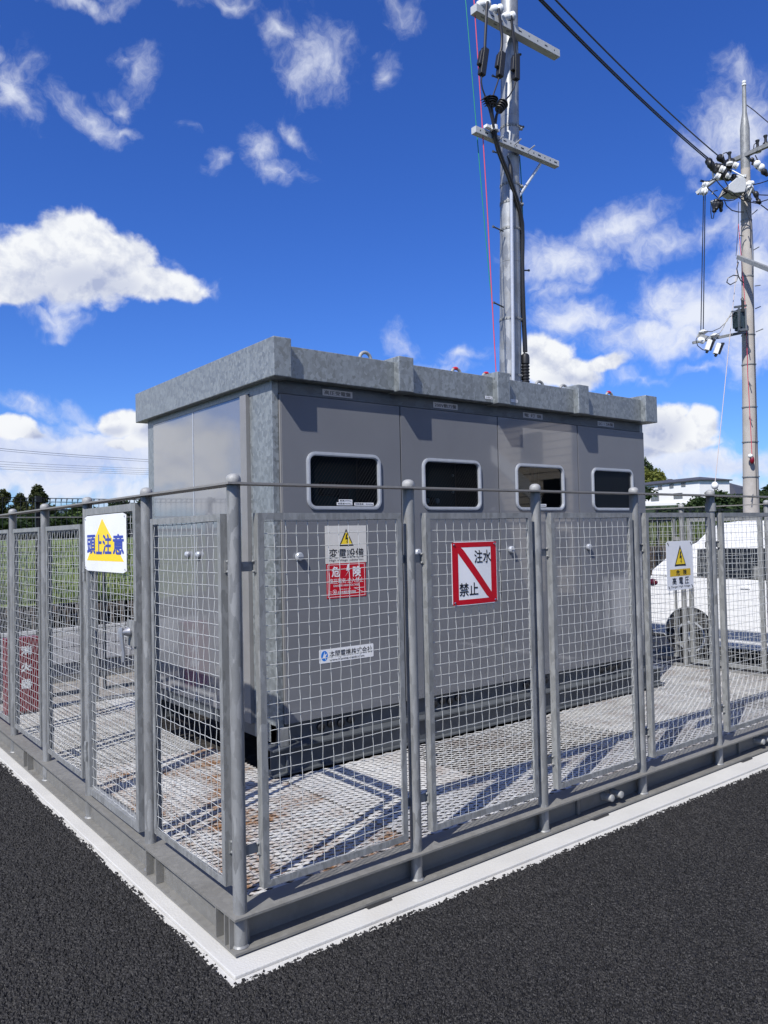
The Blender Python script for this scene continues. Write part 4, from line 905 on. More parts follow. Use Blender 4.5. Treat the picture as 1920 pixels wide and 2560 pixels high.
tag(MB().tube([Vector(atd(u, v, 10.15)) for u, v in ((1159, -60), (1164, 0), (1184, 235), (1206, 499), (1225, 711), (1231, 761), (1241, 945))], .0062, 6).build('pull_rope', 'ropeg'), 'thin green rope hanging left of the steel pole', 'rope', 'pull ropes beside the steel pole')
tag(MB().tube([Vector(atd(u, v, 10.1)) for u, v in ((1180, -60), (1185, 0), (1201, 240), (1217, 499), (1230, 749), (1241, 945))], .0068, 6).build('pull_rope', 'roper'), 'thin pink rope hanging left of the steel pole', 'rope', 'pull ropes beside the steel pole')

# ------------------------------------------------------------------ concrete pole on the right with its line equipment
D0 = 17.4
def q_(u, v, D=D0): return Vector(atd(u, v, D))
up_ = lambda z: Vector((15.97-.033*(z), 5.60-.012*z, z))
base_p = q_(1878, 1262); top_p = q_(1863, 384)
axis = (top_p-base_p).normalized(); foot = base_p-axis*(base_p.z/axis.z)
cp = thing('concrete_pole', tuple(foot), 'slender tapered concrete utility pole on the right with transformer and wires', 'utility pole')
L = (top_p-foot).length
MB().lathe([(.190, 0), (.096, L)], 24, tuple(foot), 0, tuple(axis)).build('shaft', 'concp', cp)
MB().lathe([(.100, L-.35), (.100, L+.55), (.085, L+.68), (.048, L+.92), (.044, L+1.25), (.040, L+1.5)], 20, tuple(foot), 0, tuple(axis)).build('pole_cap', 'galv', cp)
pt = foot+axis*(L+1.5); MB().lathe([(.02, 0), (.05, .02), (.05, .05), (.025, .06), (.045, .08), (.045, .12), (.01, .14)], 14, tuple(pt), 0, tuple(axis)).build('top_insulator', 'porc', cp)
def on_pole(v): t_ = (v-384)/(1262-384); return q_(1863+15*t_, v)
for v in (552, 692, 838, 912, 1018, 1105, 1192):
    c = on_pole(v); r = .096+.094*(v-384)/1000+.002; MB().lathe([(r, -.012), (r+.006, -.012), (r+.006, .012), (r, .012)], 20, tuple(c), 0, tuple(axis)).build('band', 'galv', cp)
for (u0, v0, u1, v1) in ((1880, 536, 1894, 524), (1858, 590, 1849, 588), (1884, 625, 1898, 617), (1887, 715, 1901, 713), (1888, 772, 1902, 766), (1889, 830, 1908, 822), (1869, 858, 1874, 880), (1883, 1234, 1878, 1254), (1872, 954, 1878, 965), (1873, 1042, 1880, 1052)):
    MB().tube([q_(u0, v0, D0-.15), q_(u1, v1, D0-.25)], .010, 6).build('step_bolt', 'base', cp)
MB().tube([q_(u, v, D0-.2) for u, v in ((1875, 500), (1880, 560), (1884, 640), (1883, 760), (1886, 900), (1890, 1040), (1889, 1150), (1892, 1240))], .006, 5).build('ground_wire', 'cable', cp)
MB().tube([q_(u, v, D0-.2) for u, v in ((1846, 560), (1858, 700), (1866, 800), (1869, 930), (1876, 1060), (1880, 1140))], .007, 5).build('operating_rope', 'roper', cp)
b = MB(); b.ball(q_(1880, 1150, D0-.25), .05, .05, .09, 0); b.ball(q_(1876, 1140, D0-.25), .06, .05, .05, 1); b.build('rope_handle', ['boxred', 'porc'], cp)
ca = MB().bar(q_(1805, 414, 17.9), q_(1960, 345, 16.5), .085, .085).build('crossarm', 'galv', cp)
cb = MB().bar(q_(1742, 484, 17.9), q_(1788, 448, 17.6), .075, .075); cb.bar(q_(1788, 448, 17.6), q_(1866, 440, 17.3), .06, .06); cb2 = cb.build('crossarm', 'switch', cp)
MB().bar(q_(1781, 418, 17.6), q_(1784, 452, 17.6), .05, .012).build('hanger_plate', 'porc', cp)
MB().tube([q_(1826, 424, 17.4), q_(1860, 442, 17.2)], .016, 6).build('brace', 'alu', cp)
def strain(u0, v0, u1, v1, r, D, nm='strain_insulator', mat='black'):
    a, c = q_(u0, v0, D), q_(u1, v1, D); L_ = (c-a).length
    MB().lathe([(.02, 0), (r*.8, L_*.12), (r, L_*.35), (r*.75, L_*.6), (r*.55, L_*.75), (r*.6, L_*.9), (.02, L_)], 14, tuple(a), 0, tuple((c-a).normalized())).build(nm, mat, cp)
strain(1766, 397, 1784, 418, .085, 17.6); strain(1770, 401, 1790, 432, .085, 17.3); strain(1794, 388, 1813, 408, .085, 17.7)
strain(1781, 412, 1796, 430, .11, 17.5); strain(1815, 400, 1829, 416, .11, 17.5)
for (u, v, rx, rz, m_) in ((1797, 423, .17, .15, 'black'), (1812, 436, .20, .15, 'black'), (1826, 409, .16, .15, 'black'), (1801, 424, .09, .09, 'black'), (1834, 444, .12, .10, 'black'), (1820, 446, .10, .08, 'black')):
    c = q_(u, v, 17.45); b = MB(); b.ball(c, rx*.75, rx*.75, rz*.8); b.build('insulator_cover', m_, cp)
for (u, v) in ((1805, 423), (1821, 438), (1838, 414), (1762, 461), (1764, 477), (1793, 441), (1757, 480)):
    c = q_(u, v, 17.35); MB().lathe([(.02, -.06), (.07, -.05), (.075, -.01), (.04, 0), (.07, .015), (.072, .05), (.02, .06)], 14, tuple(c), 0, tuple(RT*.8-UP*.3)).build('insulator', 'porc', cp)
for (u, v) in ((1824, 394), (1894, 364), (1914, 352)):
    c = q_(u, v, 17.2); b = MB(); b.lathe([(.07, -.10), (.06, -.05), (.03, -.02), (.028, .06), (.045, .10), (.045, .12)], 14, tuple(c)); b.build('pin_insulator', 'black', cp)
    MB().lathe([(.02, -.17), (.075, -.15), (.075, -.11), (.03, -.10)], 14, tuple(c)).build('insulator', 'porc', cp)
cS = q_(1838, 472, 17.1); ax_ = Vector((.788, -.616, 0)); b = MB()
hull = [(-.22, -.10), (-.10, -.17), (.13, -.15), (.16, -.05), (.16, .14), (.10, .19), (-.04, .17), (-.22, .02)]
b.prism(hull, lambda u, v, t_: cS+ax_*u+Vector((0, 0, 1))*v+Vector((.616, .788, 0))*t_, -.18, .18); b.build('switch_box', 'switch', cp, bevel=.015)
for i in range(3): MB().tube([q_(1818-i, 470+i*5, 17.0), q_(1808-i*2, 476+i*6, 17.0), q_(1800-i*2, 490+i*3, 17.0), q_(1796, 500, 17.0)], [.035, .03, .018, .014], 8).build('bushing', 'cable', cp)
strain(1791, 497, 1785, 532, .085, 17.1, 'connector'); strain(1800, 499, 1803, 530, .065, 17.1, 'connector'); strain(1798, 505, 1790, 524, .07, 17.0, 'connector'); strain(1778, 508, 1785, 503, .06, 17.1, 'connector', 'switch')
for (u, v) in ((1862, 462), (1868, 458), (1866, 470)):
    MB().lathe([(.03, 0), (.055, .02), (.055, .12), (.03, .15)], 12, tuple(q_(u, v, 17.1)), 0, tuple(RT)).build('insulator', 'porc', cp)
for seg in (((1868, 470), (1862, 488), (1864, 500)), ((1876, 466), (1884, 480), (1890, 492)), ((1870, 492), (1876, 480), (1880, 470)), ((1864, 486), (1872, 496), (1878, 500))):
    MB().tube([q_(*p_, 17.05) for p_ in seg], .035, 8).build('bracket', 'base', cp)
strain(1888, 478, 1894, 500, .06, 17.0); strain(1892, 500, 1902, 510, .06, 17.0); strain(1877, 395, 1886, 408, .05, 17.1)
for p_ in ((1893, 410), (1903, 419)): c = q_(*p_, 17.0); b = MB(); b.ball(c, .08, .08, .085); b.build('insulator', 'porc', cp)
strain(1885, 402, 1892, 414, .085, 17.05); strain(1896, 411, 1903, 426, .085, 17.05); strain(1905, 424, 1920, 440, .07, 16.9)
wires = [((1787, 446), (1800, 462), (1812, 474), (1830, 488), (1856, 494), (1868, 480)), ((1808, 444), (1818, 462), (1836, 486), (1856, 500), (1880, 506), (1890, 508)), ((1826, 444), (1838, 464), (1852, 486), (1870, 500)), ((1768, 469), (1780, 480), (1794, 494)), ((1778, 505), (1777, 530), (1779, 546), (1783, 546), (1786, 530)),
         ((1810, 498), (1816, 514), (1830, 526), (1846, 530), (1860, 530)), ((1806, 500), (1820, 502), (1834, 500), (1846, 493)), ((1780, 486), (1784, 478), (1794, 476)), ((1806, 394), (1808, 384), (1816, 381), (1822, 388)), ((1884, 372), (1885, 362), (1889, 358), (1893, 362)), ((1786, 448), (1774, 453), (1762, 453), (1752, 450), (1750, 453), (1760, 455)),
         ((1883, 462), (1900, 458), (1922, 451), (1960, 440)), ((1894, 487), (1920, 488), (1960, 486)), ((1882, 503), (1900, 505), (1930, 496), (1960, 480)), ((1902, 512), (1921, 526), (1960, 556)), ((1888, 388), (1894, 400), (1900, 412)), ((1866, 525), (1874, 550), (1877, 580), (1876, 620))]
for w in wires: MB().tube([q_(u, v, 16.95) for u, v in w], .011, 6, 0, False).build('jumper_wire', 'cable', cp)
MB().tube([q_(1866, 262, 17.4), q_(1885, 276, 17.2), q_(1925, 310, 16.6), q_(1990, 362, 15.6)], .010, 6).build('overhead_wire', 'cable', cp)
for (ua, ub) in ((1759, 1752), (1763, 1758)): MB().tube([q_(ua, 482, 17.4), q_(ub, 833, 17.4)], .011, 6).build('drop_wire', 'cable', cp)
MB().tube([q_(u, v, 17.3) for u, v in ((1846, 505), (1846, 560), (1840, 640))], .006, 5).build('drop_wire', 'cable', cp)
lowarm = MB().bar(q_(1732, 857, 17.2), q_(1868, 829, 17.3), .055, .055).build('crossarm', 'galv', cp)
MB().bar(q_(1745, 838, 17.2), q_(1778, 848, 17.0), .06, .09).build('crossarm', 'galv', cp)
MB().bar(q_(1846, 643, 17.2), q_(1960, 688, 15.6), .085, .085).build('crossarm', 'galv', cp)
for (u, v) in ((1758, 830), (1787, 839)):
    c = q_(u, v, 17.15); MB().lathe([(.02, -.10), (.035, -.05), (.10, -.01), (.10, .015), (.05, .03), (.06, .045), (.01, .05)], 16, tuple(c)).build('insulator', 'porc', lowarm)
for (u, v) in ((1771, 863), (1793, 872)):
    a, c = q_(u+4, v-13, 17.0), q_(u-5, v+13, 17.0); b = MB(); b.bar(a, c, .10, .09); b.build('cutout', 'porc', cp, bevel=.01)
    b = MB(); b.bar(a+Vector(RT*.09), c+Vector(RT*.08), .035, .05); b.bar(a+Vector(RT*.05), a+Vector(RT*.12), .03, .04); b.bar(c+Vector(RT*.03), c-Vector(UP*.05), .05, .05); b.build('cutout', 'black', cp)
for (u, v) in ((1751, 850), (1756, 852)): c = q_(u, v, 17.1); b = MB(); b.ball(c, .06, .06, .07); b.build('insulator', 'porc', cp)
c = q_(1851, 797, 17.1); b = MB(); b.lathe([(.10, -.26), (.125, -.25), (.125, .17), (.105, .19), (.06, .21)], 16, tuple(c), 0)
for k in range(-3, 4): b.box(c.x-.19+abs(k)*.008, c.x-.10, c.y-.006+k*.03, c.y+.006+k*.03, c.z-.22, c.z+.12)
b.build('transformer', 'teal', cp)
b = MB(); b.bar(q_(1847, 768, 16.95), q_(1848, 826, 16.95), .04, .02); b.bar(q_(1864, 770, 16.95), q_(1866, 826, 16.95), .03, .02); b.bar(q_(1836, 768, 17), q_(1866, 764, 17), .05, .04); b.bar(q_(1829, 779, 17), q_(1862, 778, 17), .05, .03); b.bar(q_(1846, 826, 17), q_(1870, 824, 17), .09, .05); b.build('transformer_frame', 'base', cp)
MB().lathe([(.03, -.12), (.032, .12), (.015, .14)], 10, tuple(q_(1857, 766, 16.95))).build('fuse', 'black', cp)
for w in (((1760, 829), (1780, 829), (1800, 820), (1818, 802), (1829, 780)), ((1788, 838), (1800, 832), (1810, 815), (1818, 797), (1828, 790), (1842, 788)), ((1757, 833), (1745, 838), (1740, 850), (1744, 864), (1756, 874), (1764, 876)), ((1855, 755), (1852, 748), (1855, 743), (1859, 747), (1857, 756))):
    MB().tube([q_(u, v, 16.95) for u, v in w], .009, 6, 0, False).build('jumper_wire', 'cable', cp)
lp = [(1846, 655), (1842, 672), (1846, 690), (1840, 704), (1826, 712), (1817, 706), (1820, 695), (1834, 688), (1846, 690), (1852, 702), (1860, 706)]
MB().tube([q_(u, v, 16.95) for u, v in lp], .012, 6, 0, False).build('cable_loop', 'cable', cp)
# stay wire with its white guard ball
g0, gm, g1 = q_(1850, 640, 17.2), q_(1787, 1214, 16.9), Vector(onz(1766, 1478, 0.0))
tw = thing('stay_wire', tuple(g1), 'thin stay wire of the concrete pole with a white ball insulator', 'stay wire')
MB().tube([q_(1853, 560, 17.3), gm, g1], .008, 6).build('wire', 'ropew', tw); b = MB(); b.ball(gm, .075, .075, .085); b.build('insulator', 'porc', tw)
# conductors from the steel pole to the concrete pole
for (u0, v0, u1, v1, lab) in ((1766, 397, 1254, -98, 'lowest black conductor running from the steel pole to the concrete pole'), (1770, 395, 1262, -98, 'middle black conductor running from the steel pole to the concrete pole'), (1794, 388, 1294, -100, 'topmost black conductor running from the steel pole to the concrete pole')):
    a = q_(u0, v0, 17.5); c = Vector(atd(u1, v1, 10.5)); pts = []
    for i in range(17): f = i/16; p_ = a+(c-a)*f; p_.z -= .10*4*f*(1-f); pts.append(p_)
    tag(MB().tube(pts, .0135, 8).build('overhead_cable', 'cable'), lab, 'cable', 'conductors between the poles')
for i, (v0, v1, r) in enumerate(((1112, 1151, .045), (1117, 1156, .035), (1148, 1173, .03), (1155, 1178, .03), (1161, 1183, .03), (1168, 1187, .03))):
    Dl = 150; pts = []
    for k in range(25):
        f = k/24; u = -60+460*f; vv = v0+(v1-v0)*(f**.72); pts.append(Vector(atd(u, vv, Dl+60*f)))
    tag(MB().tube(pts, r, 5).build('power_line', 'base'), ('topmost of the distant power lines left of the cabinet', 'second of the distant power lines left of the cabinet', 'third of the distant power lines left of the cabinet', 'fourth of the distant power lines left of the cabinet', 'fifth of the distant power lines left of the cabinet', 'lowest of the distant power lines left of the cabinet')[i], 'power line', 'distant power lines')

# ------------------------------------------------------------------ white van beyond the right fence
VX0, VX1 = 8.02, 9.66; ZG = -.03
van = thing('parked_van', (8.84, 1.2, ZG), 'white high roofed van with dark windows parked beyond the right fence', 'van')
WY = (2.688, .12); WR = .315; WZ = ZG+WR; AR = .372
def arch(cy):
    return [(cy+AR*math.cos(math.radians(a)), WZ+.02+AR*math.sin(math.radians(a))) for a in range(-6, 187, 9)]
low = [(3.235, .285), (3.285, .45), (3.300, .80), (3.262, 1.02), (3.250, 1.075), (-1.02, 1.03), (-1.10, .80), (-1.12, .45), (-1.05, .24)]
low += [(WY[1]-AR-.01, .235)]+arch(WY[1])[::-1]+[(WY[1]+AR+.01, .235), (WY[0]-AR-.01, .235)]+arch(WY[0])[::-1]+[(WY[0]+AR+.01, .285)]
vf = lambda u, v, t: (t, u, v)
body = MB(); body.prism(low, vf, VX0, VX1)
body = body.build('body', 'vanpaint', van, bevel=.03, segs=3)
mb = MB(); Lx = .05                                    # cabin leans in towards the roof
side0 = [(3.25, 1.0755), (3.243, 1.150), (2.995, 1.350), (2.60, 1.53), (2.42, 1.70), (2.29, 1.775), (2.05, 1.797), (.55, 1.79), (.1, 1.70), (-.62, 1.0755)]
def cabin(x_in, grow):
    n = len(side0); v = []; f = []
    for sgn, xb in ((1, VX0), (-1, VX1)):
        for y, z in side0: v.append((xb+sgn*(.006+.10*max(0, z-1.0755)/.72), y, z))
    f = [tuple(range(n))[::-1], tuple(n+i for i in range(n))]+[(i, (i+1) % n, n+(i+1) % n, n+i) for i in range(n)]
    return v, f
v_, f_ = cabin(0, 0); mb.add(v_, f_); mb.build('cabin', 'vanpaint', van, bevel=.02, segs=2)
def xs(z): return VX0+.006+.10*max(0, z-1.0755)/.72-.004
for poly in ([(2.56, 1.09), (2.575, 1.445), (1.60, 1.455), (1.55, 1.075)], [(1.47, 1.072), (1.52, 1.457), (.62, 1.46), (.52, 1.07)], [(.44, 1.07), (.55, 1.46), (.12, 1.46), (-.30, 1.07)]):
    b = MB(); n = len(poly); b.add([(xs(z), y, z) for y, z in poly]+[(xs(z)-.004, y, z) for y, z in poly], [tuple(range(n)), tuple(n+i for i in range(n))[::-1]]+[(i, n+i, n+(i+1) % n, (i+1) % n) for i in range(n)]); b.build('side_window', 'vanglass', van)
b = MB(); b.add([(VX0+.18, 3.02, 1.345), (VX1-.18, 3.02, 1.345), (VX1-.2, 2.50, 1.634), (VX0+.2, 2.50, 1.634)], [(0, 1, 2, 3)]); b.v = [(x, y+.006, z+.008) for x, y, z in b.v]; b.build('rear_window', 'vanglass', van)
b = MB(); b.ball((VX0+.02, 3.225, .985), .045, .095, .055); b.ball((VX1-.02, 3.225, .985), .045, .095, .055); b.build('tail_light', 'lampred', van)
b = MB(); b.prism([(3.30, .245), (3.325, .40), (3.288, .40), (3.235, .29), (WY[0]+AR+.012, .29), (WY[0]+AR+.012, .245)], vf, VX0-.006, VX1+.006); b.build('bumper', 'plastic', van)
b = MB(); b.prism([(WY[1]+AR, .185), (WY[0]-AR, .185), (WY[0]-AR, .25), (WY[1]+AR, .25)], vf, VX0-.004, VX0+.03); b.build('sill', 'vanpaint', van, bevel=.01)
b = MB(); b.box(VX0+.15, VX1-.15, -.6, 3.15, .20, .42); [b.lathe([(AR-.012, 0), (AR-.012, .30)], 24, (VX0+.035, cy, WZ+.02), 0, (1, 0, 0)) for cy in WY]; b.build('underbody', 'plastic', van)
for cy in WY:
    for xx, ax in ((VX0+.02, -1), (VX1-.02, 1)):
        b = MB(); b.lathe([(.19, 0), (.29, .0), (WR, -.03), (WR, -.16), (.29, -.19), (.19, -.19)], 30, (xx, cy, WZ), 0, (ax, 0, 0)); w_ = b.build('wheel', 'tyre', van)
        b = MB(); b.ring([(.205*math.cos(q*PI/20), .205*math.sin(q*PI/20)) for q in range(40)], [(.180*math.cos(q*PI/20), .180*math.sin(q*PI/20)) for q in range(40)], lambda u, v, t: (xx+ax*t, cy+u, WZ+v), -.10, .004)
        for k in range(5):
            q = 2*PI*k/5+.4; c, s = math.cos(q), math.sin(q)
            b.add([(xx+ax*t, cy+c*r_-s*h_, WZ+s*r_+c*h_) for t in (-.03, 0) for r_, h_ in ((.04, -.034), (.185, -.024), (.185, .024), (.04, .034))], [(0, 1, 2, 3), (7, 6, 5, 4), (0, 4, 5, 1), (1, 5, 6, 2), (2, 6, 7, 3), (3, 7, 4, 0)])
        b.lathe([(.055, -.03), (.055, .004), (.03, .008)], 16, (xx, cy, WZ), 0, (ax, 0, 0)); b.lathe([(.12, -.12), (.12, -.09)], 18, (xx, cy, WZ), 0, (ax, 0, 0)); b.build('rim', 'alu', w_)
b = MB(); b.box(VX0-.012, VX0-.001, 1.86, 1.98, .95, .975); b.box(VX0-.012, VX0-.001, .62, .74, .95, .975); b.build('door_handle', 'vanpaint', van)
b = MB(); [b.box(VX0-.0015, VX0+.004, y-.003, y+.003, .30, 1.07) for y in (1.55, .48)]; b.build('door_seam', 'plastic', van)
b = MB(); b.ball((VX0-.002, 2.93, .985), .006, .05, .05); b.build('fuel_flap', 'plastic', van)
b = MB(); b.prism([(0, 0), (.28, 0), (.28, .02), (.12, .13), (0, .13)], lambda u, v, t: (7.62+t, 3.04+u, ZG+.002+v), 0, .14); tag(b.build('parking_block', 'conc', bevel=.008), 'white concrete parking block beside the rear wheel of the van', 'parking block')
sheet('concrete_strip', [(6.95, -3), (7.15, -3), (7.15, 5.1), (6.95, 5.1)], -.026, 'conc')

# ------------------------------------------------------------------ black mesh fence behind
def mesh_fence(x0, x1, yf, z0, h, name, label):
    t = thing('black_mesh_fence', ((x0+x1)/2, yf((x0+x1)/2), 0), label, 'fence')
    n = max(1, round((x1-x0)/2.0)); mb = MB()
    step = .069; k = int((x1-x0)/step)
    for i in range(k+1):
        x = x0+i*step; y = yf(x); mb.bar((x, y, z0+.05), (x, y, z0+h-.015), .0055, .0055)
        for zc in (z0+.06, z0+h-.02): mb.bar((x, y-.001, zc), (x, y-.045, zc), .0055, .0055); mb.bar((x, y-.045, zc), (x, y-.001, zc-.045 if zc > 1 else zc+.045), .0055, .0055)
    lv = [z0+.05]+[z0+.2+.2*i for i in range(int((h-.35)/.2))]+[z0+h-.065, z0+h-.02]
    for z in lv: mb.bar((x0, yf(x0), z), (x1, yf(x1), z), .007, .007)
    for z in (z0+h-.02, z0+h-.066, z0+.06): mb.bar((x0, yf(x0)-.045, z), (x1, yf(x1)-.045, z), .007, .007)
    mb.build('mesh', 'fence', t)
    for i in range(n+1):
        x = x0+(x1-x0)*i/n; y = yf(x); b = MB(); b.box(x-.025, x+.025, y+.008, y+.058, z0-.15, z0+h+.01); b.box(x-.035, x+.035, y-.055, y+.007, z0+h-.07, z0+h-.005); b.build('post', 'fence', t)
    return t
yf1 = lambda x: 7.02+.108*x
mesh_fence(-5.0, 7.0, yf1, .0, 2.28, 'l', 'black welded mesh fence behind the compound, left of the cabinet')
mesh_fence(7.05, 27.0, yf1, .0, 2.28, 'r', 'black welded mesh fence behind the white van and concrete pole')
b = MB(); b.add([(-5, yf1(-5)-.06, 0), (27, yf1(27)-.06, 0), (27, yf1(27)+.10, 0), (-5, yf1(-5)+.10, 0), (-5, yf1(-5)-.06, -.2), (27, yf1(27)-.06, -.2), (27, yf1(27)+.10, -.2), (-5, yf1(-5)+.10, -.2)], [(0, 1, 2, 3), (4, 7, 6, 5), (0, 4, 5, 1), (1, 5, 6, 2), (2, 6, 7, 3), (3, 7, 4, 0)]); b.v = [(x, y, z+.055) for x, y, z in b.v]
o = b.build('fence_kerb', 'road'); o['kind'] = 'structure'
# dark board walls holding the banks
def board_wall(p0, p1, z0, z1, label):
    p0 = Vector((*p0, 0)); p1 = Vector((*p1, 0)); L = (p1-p0).length; t = (p1-p0)/L; n = int(L/.22); mb = MB(); r = random.Random(int(L*10))
    for i in range(n):
        a = p0+t*(i*.22+.006); c = p0+t*(i*.22+.214); q = r.uniform(-.012, .012); s_ = Vector((-t.y, t.x, 0))
        m_ = (a+c)/2+s_*q; mb.bar((m_.x, m_.y, z0), (m_.x, m_.y, z1+r.uniform(-.015, .015)), .208, .05, 0, (t.x, t.y, 0))
    a, c = p0, p1; mb.bar((a.x, a.y, z1-.10), (c.x, c.y, z1-.10), .09, .07)
    return tag(mb.build('board_wall', 'brown'), label, 'wall')
board_wall((-30, 13.4), (13.5, 13.4), -.05, .42, 'low dark board wall at the foot of the grass bank')
board_wall((13.5, 11.2), (38, 12.8), -.05, 1.15, 'taller dark board wall behind the white van')
b = MB(); b.add([(13.4, 11.3, 1.02), (40, 13.0, 1.02), (60, 40, 1.5), (20, 40, 1.5)], [(0, 1, 2, 3)]); o = b.build('plant_bed', 'slope'); o['kind'] = 'structure'

def blades(name, n, place, h, w, mat, seed, lean=.35, label=None, cat='grass'):
    r = np.random.default_rng(seed); V = []; F = []
    for k in range(n):
        x, y, z = place(r); a = r.uniform(0, 2*PI); hh = h*r.uniform(.55, 1.25); ww = w*r.uniform(.6, 1.2); l = r.uniform(0, lean)*hh; b_ = r.uniform(0, 2*PI)
        dx, dy = math.cos(a)*ww, math.sin(a)*ww; lx, ly = math.cos(b_)*l, math.sin(b_)*l; i = len(V)
        V += [(x-dx, y-dy, z), (x+dx, y+dy, z), (x+dx*.8+lx*.45, y+dy*.8+ly*.45, z+hh*.6), (x-dx*.8+lx*.45, y-dy*.8+ly*.45, z+hh*.6), (x+lx, y+ly, z+hh*.97)]
        F += [(i, i+1, i+2, i+3), (i+3, i+2, i+4)]
    mb = MB(); mb.add(V, F); return tag(mb.build(name, mat), label, cat, None, 'stuff')
def pl_bank(r):
    a = math.radians(r.uniform(-2, 36)); d = 17.5+r.uniform(0, 1)**1.6*24; x = -1.5+d*math.sin(a); y = max(13.7, -3+d*math.cos(a)); return x, y, bank_z(x, y)-.03
blades('grass', 15000, pl_bank, .20, .02, 'grass', 3, .5, 'rough green grass growing on the bank behind the black fence')
def pl_bed(r):
    x = r.uniform(13.6, 36); return x, 11.35+(x-13.5)*.065+r.uniform(.1, 5.0), 1.0
blades('crop_plants', 5200, pl_bed, .95, .035, 'grass', 4, .5, 'tall bright green leafy plants above the dark board wall behind the van', 'plants')

# ------------------------------------------------------------------ trees
def crown(mb, c, R, H, n, leaf, r, shape='round'):
    lobes = []
    if shape == 'cone':
        for k in range(26):
            t = r.random(); z = t*H; rad = R*(1-t)**.85*(.75+.35*r.random()); a = r.uniform(0, 2*PI); lobes.append((c[0]+math.cos(a)*rad*.55, c[1]+math.sin(a)*rad*.55, c[2]+z, max(.12*R, rad*.62), .10*H))
    else:
        for k in range(16):
            a = r.uniform(0, 2*PI); t = r.uniform(-.2, 1); q = math.sqrt(max(0, 1-abs(t)**2.2)); rr = R*q*r.uniform(.15, .85)
            lobes.append((c[0]+math.cos(a)*rr, c[1]+math.sin(a)*rr, c[2]+H*.5+t*H*.42, R*r.uniform(.26, .48), H*r.uniform(.13, .24)))
    V = []; F = []
    per = n//len(lobes)
    for lx, ly, lz, lr, lh in lobes:
        for k in range(per):
            th = math.acos(1-2*r.random()); ph = r.uniform(0, 2*PI); q = r.uniform(.45, 1.08)
            p = (lx+lr*q*math.sin(th)*math.cos(ph), ly+lr*q*math.sin(th)*math.sin(ph), lz+lh*q*math.cos(th))
            s_ = leaf*r.uniform(.5, 1.3); u = Vector((r.gauss(0, 1), r.gauss(0, 1), r.gauss(0, .6))).normalized(); w = u.orthogonal().normalized()
            w = (Matrix.Rotation(r.uniform(0, 2*PI), 3, u) @ w); i = len(V); P = Vector(p)
            V += [P-u*s_*.7, P+w*s_*.45, P+u*s_*.8, P-w*s_*.4]; F.append((i, i+1, i+2, i+3))
    mb.add(V, F)
def tree(name, x, y, z, R, H, trunk, mat, label, leaf=.28, n=2600, shape='round', seed=1, group=None):
    t = thing(name, (x, y, z), label, 'tree', group); r = random.Random(seed)
    b = MB(); b.tube([(x, y, z-.3), (x+.05*H*r.uniform(-1, 1), y, z+trunk), (x+.06*H*r.uniform(-1, 1), y, z+trunk+H*.65)], [.035*H*.6, .024*H*.6, .006*H], 8)
    if shape != 'cone':
        for k in range(6):
            a = r.uniform(0, 2*PI); z0_ = z+trunk+H*r.uniform(.0, .35); b.tube([(x, y, z0_), (x+math.cos(a)*R*.5, y+math.sin(a)*R*.5, z0_+H*.25)], [.012*H, .004*H], 6)
    b.build('trunk', 'bark', t); mb = MB(); crown(mb, (x, y, z+trunk*.8), R, H, n, leaf, r, shape); mb.build('crown', mat, t); return t
def place_tree(name, u, vtop, D, wpx, label, mat, shape, seed, n=2600, leaf=.28, group=None, gz=None):
    p = atd(u, vtop, D); x, y = p[0], p[1]; gz = rise_z(x, y) if gz is None else gz
    R = wpx/2*D/FPX; tot = p[2]-gz; tr = tot*.12 if shape == 'cone' else tot*.22
    return tree(name, x, y, gz, R, tot-tr*.8, tr, mat, label, leaf, n, shape, seed, group)
gl = 'conifers beyond the black fence'
place_tree('conifer_tree', 6, 1236, 88, 230, 'pointed conifer at the left edge above the strip of the left fence', 'conif', 'cone', 1, 9000, .26, gl)
place_tree('conifer_tree', 50, 1241, 92, 170, 'short pointed conifer between the two taller ones behind the left fence', 'conif', 'cone', 2, 7000, .24, gl)
place_tree('conifer_tree', 92, 1226, 86, 230, 'tallest pointed conifer behind the left fence', 'conif', 'cone', 3, 9000, .26, gl)
gb = 'leafy trees beyond the black fence'
for i, (u, v, D, w, lab, m_) in enumerate(((150, 1272, 84, 130, 'rounded green tree right of the tallest conifer', 'leafm'), (30, 1290, 74, 170, 'low leafy tree below the conifers at the left edge', 'leafd'), (200, 1270, 98, 130, 'bushy tree seen over the gate left of its sign', 'leafd'), (250, 1284, 90, 130, 'low leafy tree behind the upper edge of the gate sign', 'leafm'), (305, 1262, 82, 100, 'dark leafy tree between the gate sign and the cabinet', 'leafd'), (350, 1256, 86, 110, 'dark leafy tree hard against the left edge of the cabinet', 'leafd'), (110, 1290, 72, 150, 'dark low tree below the tallest conifer', 'leafd'), (-40, 1262, 85, 90, 'leafy tree just outside the left edge', 'leafm'), (400, 1250, 90, 90, 'leafy tree hidden behind the cabinet', 'leafd'))):
    place_tree('leafy_tree', u, v, D, w, lab, m_, 'round', 20+i, 5000, .34, gb)
for i, (u, v, D, w, lab, m_, n_) in enumerate(((1606, 1152, 262, 60, 'tall dark tree behind the bamboo at the right end of the cabinet', 'leafd', 3600), (1610, 1176, 244, 92, 'feathery light green bamboo touching the right end of the cabinet', 'leafy', 4200), (1646, 1180, 250, 66, 'feathery light green bamboo left of the white house', 'leafy', 3800))):
    place_tree('leafy_tree', u, v, D, w, lab, m_, 'round', 40+i, n_, .62, 'trees left of the white house')
gh = 'dark shrubs between the house and the concrete pole'
